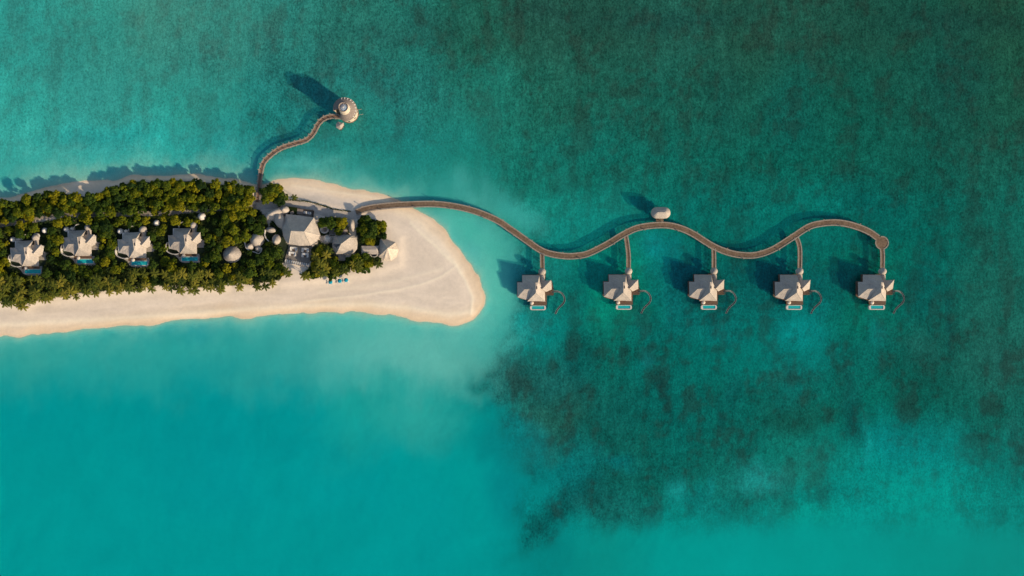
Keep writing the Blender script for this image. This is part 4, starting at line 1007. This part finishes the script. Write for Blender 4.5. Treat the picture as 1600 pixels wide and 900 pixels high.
# villa garden domes
DOMES = [(19,374,4.2,'pale dome at the far west beside the westernmost beach villa'),(28,374,2.6,'smallest pale dome beside the westernmost beach villa'),(56,369,5.4,'grey dome at the north corner of the westernmost beach villa'),
 (69,360,4.6,'white dome alone northeast of the westernmost beach villa'),(103,358,4.4,'white dome northwest of the second beach villa'),(112,357,3.0,'small dome touching the north wall of the second beach villa'),
 (187,361,4.6,'white dome northwest of the third beach villa'),(196,361,2.8,'small dome touching the north wall of the third beach villa'),
 (244,348,4.8,'white dome alone between the third and easternmost beach villas'),(314.5,338,6.0,'bluish shaded dome deep in the wood northeast of the easternmost beach villa'),(220,360,3.4,'grey dome beside the entrance of the third beach villa')]
for x, y, r_, lb in DOMES:
    shell('garden_dome', lb, x, y, r_, r_*.95, 0, 1.9, 3.3, cat='dome', mat='plaster', finial=False, group='small domes among the beach villas')

# blue umbrellas on the beach
for (x, y, lb) in ((516.5,440.5,'westernmost turquoise beach umbrella of the three on the sand'),(531,438.8,'middle turquoise beach umbrella of the three on the sand'),(541,437.6,'easternmost turquoise beach umbrella of the three on the sand')):
    p = P(x, y, 3); t = make_parasol(lb, 'turquoise umbrellas on the south beach', M['teal'], 1.35, 2.4, (p.x, p.y, GZ-.1))
    for o in KIDS[t.name]: pass
l1 = lounger((0, 0, -50), 'x', 0, 'sun loungers under the turquoise umbrellas')
first = True
for (x, y, nm) in ((514,443,'west of the westernmost turquoise umbrella'),(519,443,'east of the westernmost turquoise umbrella'),(529,442,'west of the middle turquoise umbrella'),(533.5,442,'east of the middle turquoise umbrella'),(539,441,'west of the easternmost turquoise umbrella'),(543.5,441,'east of the easternmost turquoise umbrella')):
    p = P(x, y, 2); c = l1 if first else copy_tree(l1); first = False
    c.location = (p.x, p.y, GZ-.08); c['label'] = 'pale sun lounger on sand just '+nm

# ------------------------------------------------------------------ vegetation
def leaf_quads(n, centres, rad, size, rnd, flat=.7):
    vs = []; fs = []
    for _ in range(n):
        cx, cy, cz, r_ = rnd.choice(centres)
        while True:
            d = Vector((rnd.gauss(0, 1), rnd.gauss(0, 1), rnd.gauss(0, 1)))
            if d.length > .1: break
        d.normalize()
        if d.z < -.35: d.z = -d.z
        rr = r_*rnd.uniform(.78, 1.08); p = Vector((cx, cy, cz)) + Vector((d.x*rr, d.y*rr, d.z*rr*flat))
        nn = (d + Vector((rnd.uniform(-.6, .6), rnd.uniform(-.6, .6), rnd.uniform(-.2, .7)))).normalized()
        u = nn.orthogonal().normalized(); w_ = nn.cross(u); an = rnd.uniform(0, 2*PI)
        u2 = u*math.cos(an)+w_*math.sin(an); w2 = nn.cross(u2); s = size*rnd.uniform(.6, 1.3)
        b = len(vs); vs += [p-u2*s*.5, p+w2*s*.32, p+u2*s*.5, p-w2*s*.32]; fs.append((b, b+1, b+2, b+3))
    return vs, fs
def blob(m, c, r_, rnd, n=8):
    vs = []
    for i in range(1, 5):
        th = PI*i/5
        for k in range(n):
            a = 2*PI*k/n; w_ = rnd.uniform(.8, 1.05); vs.append((c[0]+r_*w_*math.sin(th)*math.cos(a), c[1]+r_*w_*math.sin(th)*math.sin(a), c[2]+r_*.7*math.cos(th)))
    m.mesh(vs, [(i*n+k, (i+1)*n+k, (i+1)*n+(k+1)%n, i*n+(k+1)%n) for i in range(3) for k in range(n)]+[tuple(range(n)), tuple(range(4*n-1, 3*n-1, -1))])

def make_tree(seed, R, h):
    rnd = random.Random(seed); t = thing('broadleaf_tree', 'x', 'tree', (0, 0, 0))
    cs = []
    nb = 17 if R > 3.0 else 10
    for k in range(nb):
        a = 2*PI*k/nb*1.62+rnd.uniform(-.4, .4); q = R*math.sqrt(rnd.uniform(.05, 1))*.68
        cs.append((q*math.cos(a), q*math.sin(a), h-R*.6*(q/R)-rnd.uniform(-.5, .9), R*rnd.uniform(.17, .36)))
    cs.append((0, 0, h-.1, R*.36))
    vs, fs = leaf_quads(int(80*nb*(R/3)), cs, R, .55, rnd)
    MB().mesh(vs, fs).build('crown', M['leaf'], t)
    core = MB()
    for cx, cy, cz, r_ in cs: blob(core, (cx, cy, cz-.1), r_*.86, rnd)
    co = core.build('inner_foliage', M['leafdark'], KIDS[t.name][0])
    tr = MB(); tr.tube([(0, 0, -.3), (rnd.uniform(-.2, .2), rnd.uniform(-.2, .2), h*.5), (0, 0, h*.8)], .24, 7, taper=.12)
    for cx, cy, cz, r_ in cs[::4]: tr.tube([(0, 0, h*.45), (cx*.5, cy*.5, h*.65), (cx, cy, cz)], .1, 5, taper=.04)
    tr.build('trunk', M['trunk'], t); return t

def make_palm(seed, h, R, nf):
    rnd = random.Random(seed); t = thing('coconut_palm', 'x', 'palm tree', (0, 0, 0))
    lean = Vector((rnd.uniform(-.8, .8), rnd.uniform(-1.2, .2), 0))
    tr = MB(); tr.tube([lean*(k/6)**2 + Vector((0, 0, -.3+(h+.3)*k/6)) for k in range(7)], .2, 7, taper=.12); tr.build('trunk', M['trunk'], t)
    cr = MB(); top = lean+Vector((0, 0, h))
    for f in range(nf):
        a = 2*PI*f/nf*2.4+rnd.uniform(-.2, .2); up = rnd.uniform(.1, .95); L_ = R*rnd.uniform(.8, 1.1); d = Vector((math.cos(a), math.sin(a), 0)); sd = Vector((-d.y, d.x, 0))
        pts = []
        for k in range(8):
            s = k/7; pts.append(top + d*L_*s*(1-.12*up) + Vector((0, 0, up*L_*.5*s - L_*.42*s*s)))
        for k in range(7):
            for m_ in range(3):
                s = (k+m_/3)/7; p = pts[k].lerp(pts[k+1], m_/3); w_ = R*.21*math.sin(PI*min(1, s*.85+.12))
                nx_ = (pts[k+1]-pts[k]).normalized()
                for sg in (1, -1):
                    tip = p + sd*sg*w_ + nx_*w_*.55 + Vector((0, 0, -w_*.45)); b = nx_*.12
                    cr.poly([p-b, p+b, tip] if sg < 0 else [p+b, p-b, tip])
    cr.build('crown', M['frond'], t)
    nt = MB()
    for k in range(5): a = k*1.256; blob(nt, (top.x+.22*math.cos(a), top.y+.22*math.sin(a), top.z-.35), .16, rnd, 6)
    nt.build('coconut_cluster', M['pile'], t)
    return t
big = [make_tree(11+k, 3.6+.4*(k % 4), 7.4+.5*k) for k in range(6)]
small = [make_tree(41+k, 2.1+.2*k, 4.6+.4*k) for k in range(4)]
palms = [make_palm(71+k, 6.4+.9*k, 3.2+.15*k, 14) for k in range(5)]
used = set()
LM = [('the westernmost beach villa',41,398),('the second beach villa',124,382),('the third beach villa',209,386),('the easternmost beach villa',290,379),('the conical hut',361,398),
      ('the triple domed hut',398,380),('the half moon roof',424,366),('the foot of the north jetty',402,300)]
def region(x, y):
    nm, lx, ly = min(LM, key=lambda l: (l[1]-x)**2+((l[2]-y)*.8)**2)
    if y < 336 and x < 398:
        nm, lx, ly = min(LM[:5], key=lambda l: abs(l[1]-x)); 
        return 'in the strip north of the path, level with '+nm
    if y > 428: return 'at the beach edge south of '+min(LM[:6], key=lambda l: abs(l[1]-x))[0]
    dx, dy = x-lx, y-ly
    side = ('east' if dx > 0 else 'west') if abs(dx) > abs(dy) else ('south' if dy > 0 else 'north')
    return 'close on the %s side of %s' % (side, nm)
NAMES = {'big': ('large leafy tree', 'large leafy trees'), 'small': ('small leafy tree', 'small leafy trees'), 'palm': ('star shaped coconut palm', 'coconut palms')}
cnt = {'big': 0, 'small': 0, 'palm': 0}
def plant(kind, x, y, reg, s=None):
    src = random.choice({'big': big, 'small': small, 'palm': palms}[kind])
    if src.name in used: o = copy_tree(src)
    else: o = src; used.add(src.name)
    cz = {'big': 5.0, 'small': 3.8, 'palm': 6.5}[kind]; p = P(x, y, cz)
    o.location = (p.x, p.y, GZ-.05); o.rotation_euler = (0, 0, random.uniform(0, 2*PI)); s = s or random.uniform(.85, 1.12); lowz = {'big': .62, 'small': .75, 'palm': .78}[kind] if y > 338 else {'big': .68, 'small': .8, 'palm': .9}[kind]
    o.scale = (s, s, lowz*s*(random.uniform(.92, 1.1) if kind == 'big' and y < 305 else random.uniform(.75, 1.3) if kind == 'big' else random.uniform(.9, 1.1)))
    if kind == 'palm': o.rotation_euler[2] = random.uniform(-.6, .6)
    o['label'] = NAMES[kind][0]+' '+reg; o['group'] = NAMES[kind][1]+' '+reg; cnt[kind] += 1
# obstacles
OB = []
for (q, _) in LVS:
    bx, by = q
    OB += [('r', bx-44, by-42, bx+3, by+2), ('r', bx-28, by, bx+6, by+14), ('r', bx, by-22, bx+12, by-3), ('r', bx-44, by-10, bx-28, by+5)]
for x, y, r_, _ in DOMES: OB.append(('c', x, y, r_+4))
OB += [('c',361,398,17),('c',401,376,14),('c',390,385,10),('c',404,389,9),('c',423,360,11),('c',431,375,11),('r',345,408,352,412),('c',428,333,12),('r',436,320,502,386),('r',443,380,486,418),
       ('c',508,359,10),('c',511,374,10),('r',514,354,526,368),('c',538,361,8),('c',550,352,13),('r',516,364,562,400),('r',528,396,540,407),('r',562,382,594,400),('c',606,390,18)]
def blocked(x, y, r_):
    for o in OB:
        if o[0] == 'c':
            if math.hypot(x-o[1], y-o[2]) < o[3]+r_-3: return True
        else:
            if o[1]-r_ < x < o[3]+r_ and o[2]-r_ < y < o[4]+r_: return True
    return False
def inp(x, y, g): return bool(inside(np.array([float(x)]), np.array([float(y)]), g)[0])
placed = []
def scatter(g, reg, kind, rpx, n, tries, cond=None, block=None):
    xs = [p[0] for p in g]; ys = [p[1] for p in g]; k = 0
    for _ in range(tries):
        if k >= n: break
        x = random.uniform(max(-25, min(xs)), max(xs)); y = random.uniform(min(ys), max(ys))
        if not inp(x, y, g) or (cond and not cond(x, y)): continue
        if blocked(x, y, rpx*.55 if block is None else block): continue
        if any((x-a)**2+(y-b)**2 < (.62*(rpx+c))**2 for a, b, c in placed): continue
        placed.append((x, y, rpx)); plant(kind, x, y, reg if isinstance(reg, str) else reg(x, y)); k += 1
# palms near the southern edge first
scatter(WOOD_S, region, 'palm', 4.8, 105, 24000, cond=lambda x, y: y > (424 if x > 150 else 434))
scatter(WOOD_N, region, 'big', 9.2, 95, 12000)
scatter(WOOD_S, region, 'big', 9.2, 88, 14000, cond=lambda x, y: y < 440, block=6)
scatter(WOOD_N, region, 'small', 5.4, 24, 9000)
scatter(WOOD_S, region, 'small', 5.4, 62, 26000, block=3)
for reg, g in GROVES:
    if 'terrace' in reg or 'clump' in reg: scatter(g, reg, 'palm', 4.4, 12 if 'terrace' in reg else 3, 1500, block=1)
    scatter(g, reg, 'big', 7.2, 6, 800, block=3)
    scatter(g, reg, 'small', 4.4, 6, 3000, block=1)
for reg, x, y in SMALLS: plant('palm', x, y, reg, .95)
plant('palm', 461, 308, 'standing alone on the sand by the low hedge', .75)
for x, y in ((39,478),(0+8,474),(20,474),(74,467),(203,452),(216,451),(268,450),(299,452),(331,449),(345,449),(404,447),(452,428),(449,423)):
    plant('palm', x, y, region(x, min(y, 445)) if x < 440 else 'standing just west of the open sand below the terrace', .9)
for k in range(24):
    x = 30+17.5*k+random.uniform(-6, 6); col_y = [y for y in range(425, 485) if inp(x, y, WOOD_S)]
    if col_y: plant('palm', x, col_y[-1]+random.uniform(1, 6), 'at the beach edge south of '+min(LM[:6], key=lambda l: abs(l[1]-x))[0], random.uniform(.8, 1.05))
for k in range(21):
    x = 8+18.5*k+random.uniform(-4, 4); col_y = [y for y in range(278, 345) if inp(x, y, WOOD_N)]
    if not col_y: continue
    before = set(o.name for o in C.objects if o.parent is None)
    plant('small', x, col_y[0]+random.uniform(2, 5), 'on the shaded north shore edge, level with '+min(LM[:5], key=lambda l: abs(l[1]-x))[0], 1.25)
    o = [o for o in C.objects if o.parent is None and o.name not in before]
    if o: o[0].scale[2] *= 1.15
print('TREES', cnt)
# delete nothing: every prototype has been planted
for grp in (big, small, palms):
    for o in grp:
        if o.name not in used: plant({id(big): 'big', id(small): 'small', id(palms): 'palm'}[id(grp)], random.uniform(150, 380), 305, region(300, 305))

# undergrowth
rnd = random.Random(5); m = MB(); vs = []; fs = []
for g in [WOOD_N, WOOD_S]+[g for _, g in GROVES]+SOIL:
    xs = [p[0] for p in g]; ys = [p[1] for p in g]; area = (max(xs)-min(xs))*(max(ys)-min(ys)); n = int(area*.95)
    X_ = np.random.RandomState(3).uniform(min(xs), max(xs), n); Y_ = np.random.RandomState(4).uniform(min(ys), max(ys), n)
    ok = inside(X_, Y_, g)
    for x, y in zip(X_[ok], Y_[ok]):
        if blocked(x, y, 1.0 if not any(False for _ in ()) else 0): continue
        p = P(x, y, GZ)
        p.z = GZ + rnd.uniform(.1, 1.5)
        nn = Vector((rnd.uniform(-.7, .7), rnd.uniform(-.7, .7), 1)).normalized(); u = nn.orthogonal().normalized(); w2 = nn.cross(u); s = rnd.uniform(.35, .8)
        b = len(vs); vs += [p-u*s, p+w2*s*.7, p+u*s, p-w2*s*.7]; fs.append((b, b+1, b+2, b+3))
m.mesh(vs, fs); tag(m.build('undergrowth', M['under']), 'dense low green undergrowth beneath the island trees', 'undergrowth', kind='stuff')
# low hedge on the north beach
hp = px_line([(446,312.5),(462,312.8),(483,315.5),(503.5,320.8),(525,327.6),(547,329.8)], GZ+.3, 10)
cs = [(p.x+rnd.uniform(-.15, .15), p.y+rnd.uniform(-.2, .2), GZ+.3, rnd.choice((.25, .35, .45, .7))) for p in hp for _ in range(2)]
vs, fs = leaf_quads(2600, cs, 1, .4, rnd, .9)
tag(MB().mesh(vs, fs).build('hedge', M['under']), 'thin low hedge with posts running along the north beach to the boardwalk', 'hedge')
# hedge posts casting long shadows
for k, (x, y) in enumerate(((452,312),(459,312.2),(466,312.6))):
    p = P(x, y, GZ); o = MB().box(0, 0, 0, 2.6, .16, .16).build('post', M['kerb'], loc=(p.x, p.y, GZ-.1)); tag(o, ['westernmost thin wooden post by the low beach hedge','middle thin wooden post by the low beach hedge','easternmost thin wooden post by the low beach hedge'][k], 'post')

# ------------------------------------------------------------------ light and camera
EL = math.radians(22.0); D = Vector((0.846, -0.533, 0)).normalized()      # towards the sun
sun = bpy.data.lights.new('sun', 'SUN'); sun.energy = 5.0; sun.angle = math.radians(0.55); sun.color = (1.0, 0.80, 0.56)
so = bpy.data.objects.new('sun', sun); C.objects.link(so)
sd = Vector((D.x*math.cos(EL), D.y*math.cos(EL), math.sin(EL)))
so.rotation_euler = sd.to_track_quat('Z', 'Y').to_euler(); so.location = (0, 0, 300)
wd = bpy.data.worlds.new('World'); bpy.context.scene.world = wd; wd.use_nodes = True
nt = wd.node_tree; nt.nodes.clear(); sk = nt.nodes.new('ShaderNodeTexSky'); sk.sky_type = 'NISHITA'; sk.sun_disc = False
sk.sun_elevation = EL; sk.sun_rotation = math.atan2(D.x, D.y); sk.air_density = 1.0; sk.dust_density = 1.2; sk.ozone_density = 1.0
bg = nt.nodes.new('ShaderNodeBackground'); bg.inputs[1].default_value = 0.125; wo = nt.nodes.new('ShaderNodeOutputWorld')
nt.links.new(sk.outputs[0], bg.inputs[0]); nt.links.new(bg.outputs[0], wo.inputs[0])
cam = bpy.data.cameras.new('camera'); cam.sensor_width = 36; cam.lens = 18/(320/HC); cam.clip_end = 20000; cam.clip_start = 1
co = bpy.data.objects.new('camera', cam); C.objects.link(co); co.location = (0, 0, HC); co.rotation_euler = (0, 0, 0)
sc = bpy.context.scene; sc.camera = co
sc.view_settings.view_transform = 'Standard'; sc.view_settings.look = 'None'; sc.view_settings.exposure = 0; sc.view_settings.gamma = 1
sc.cycles.max_bounces = 5; sc.cycles.transparent_max_bounces = 8
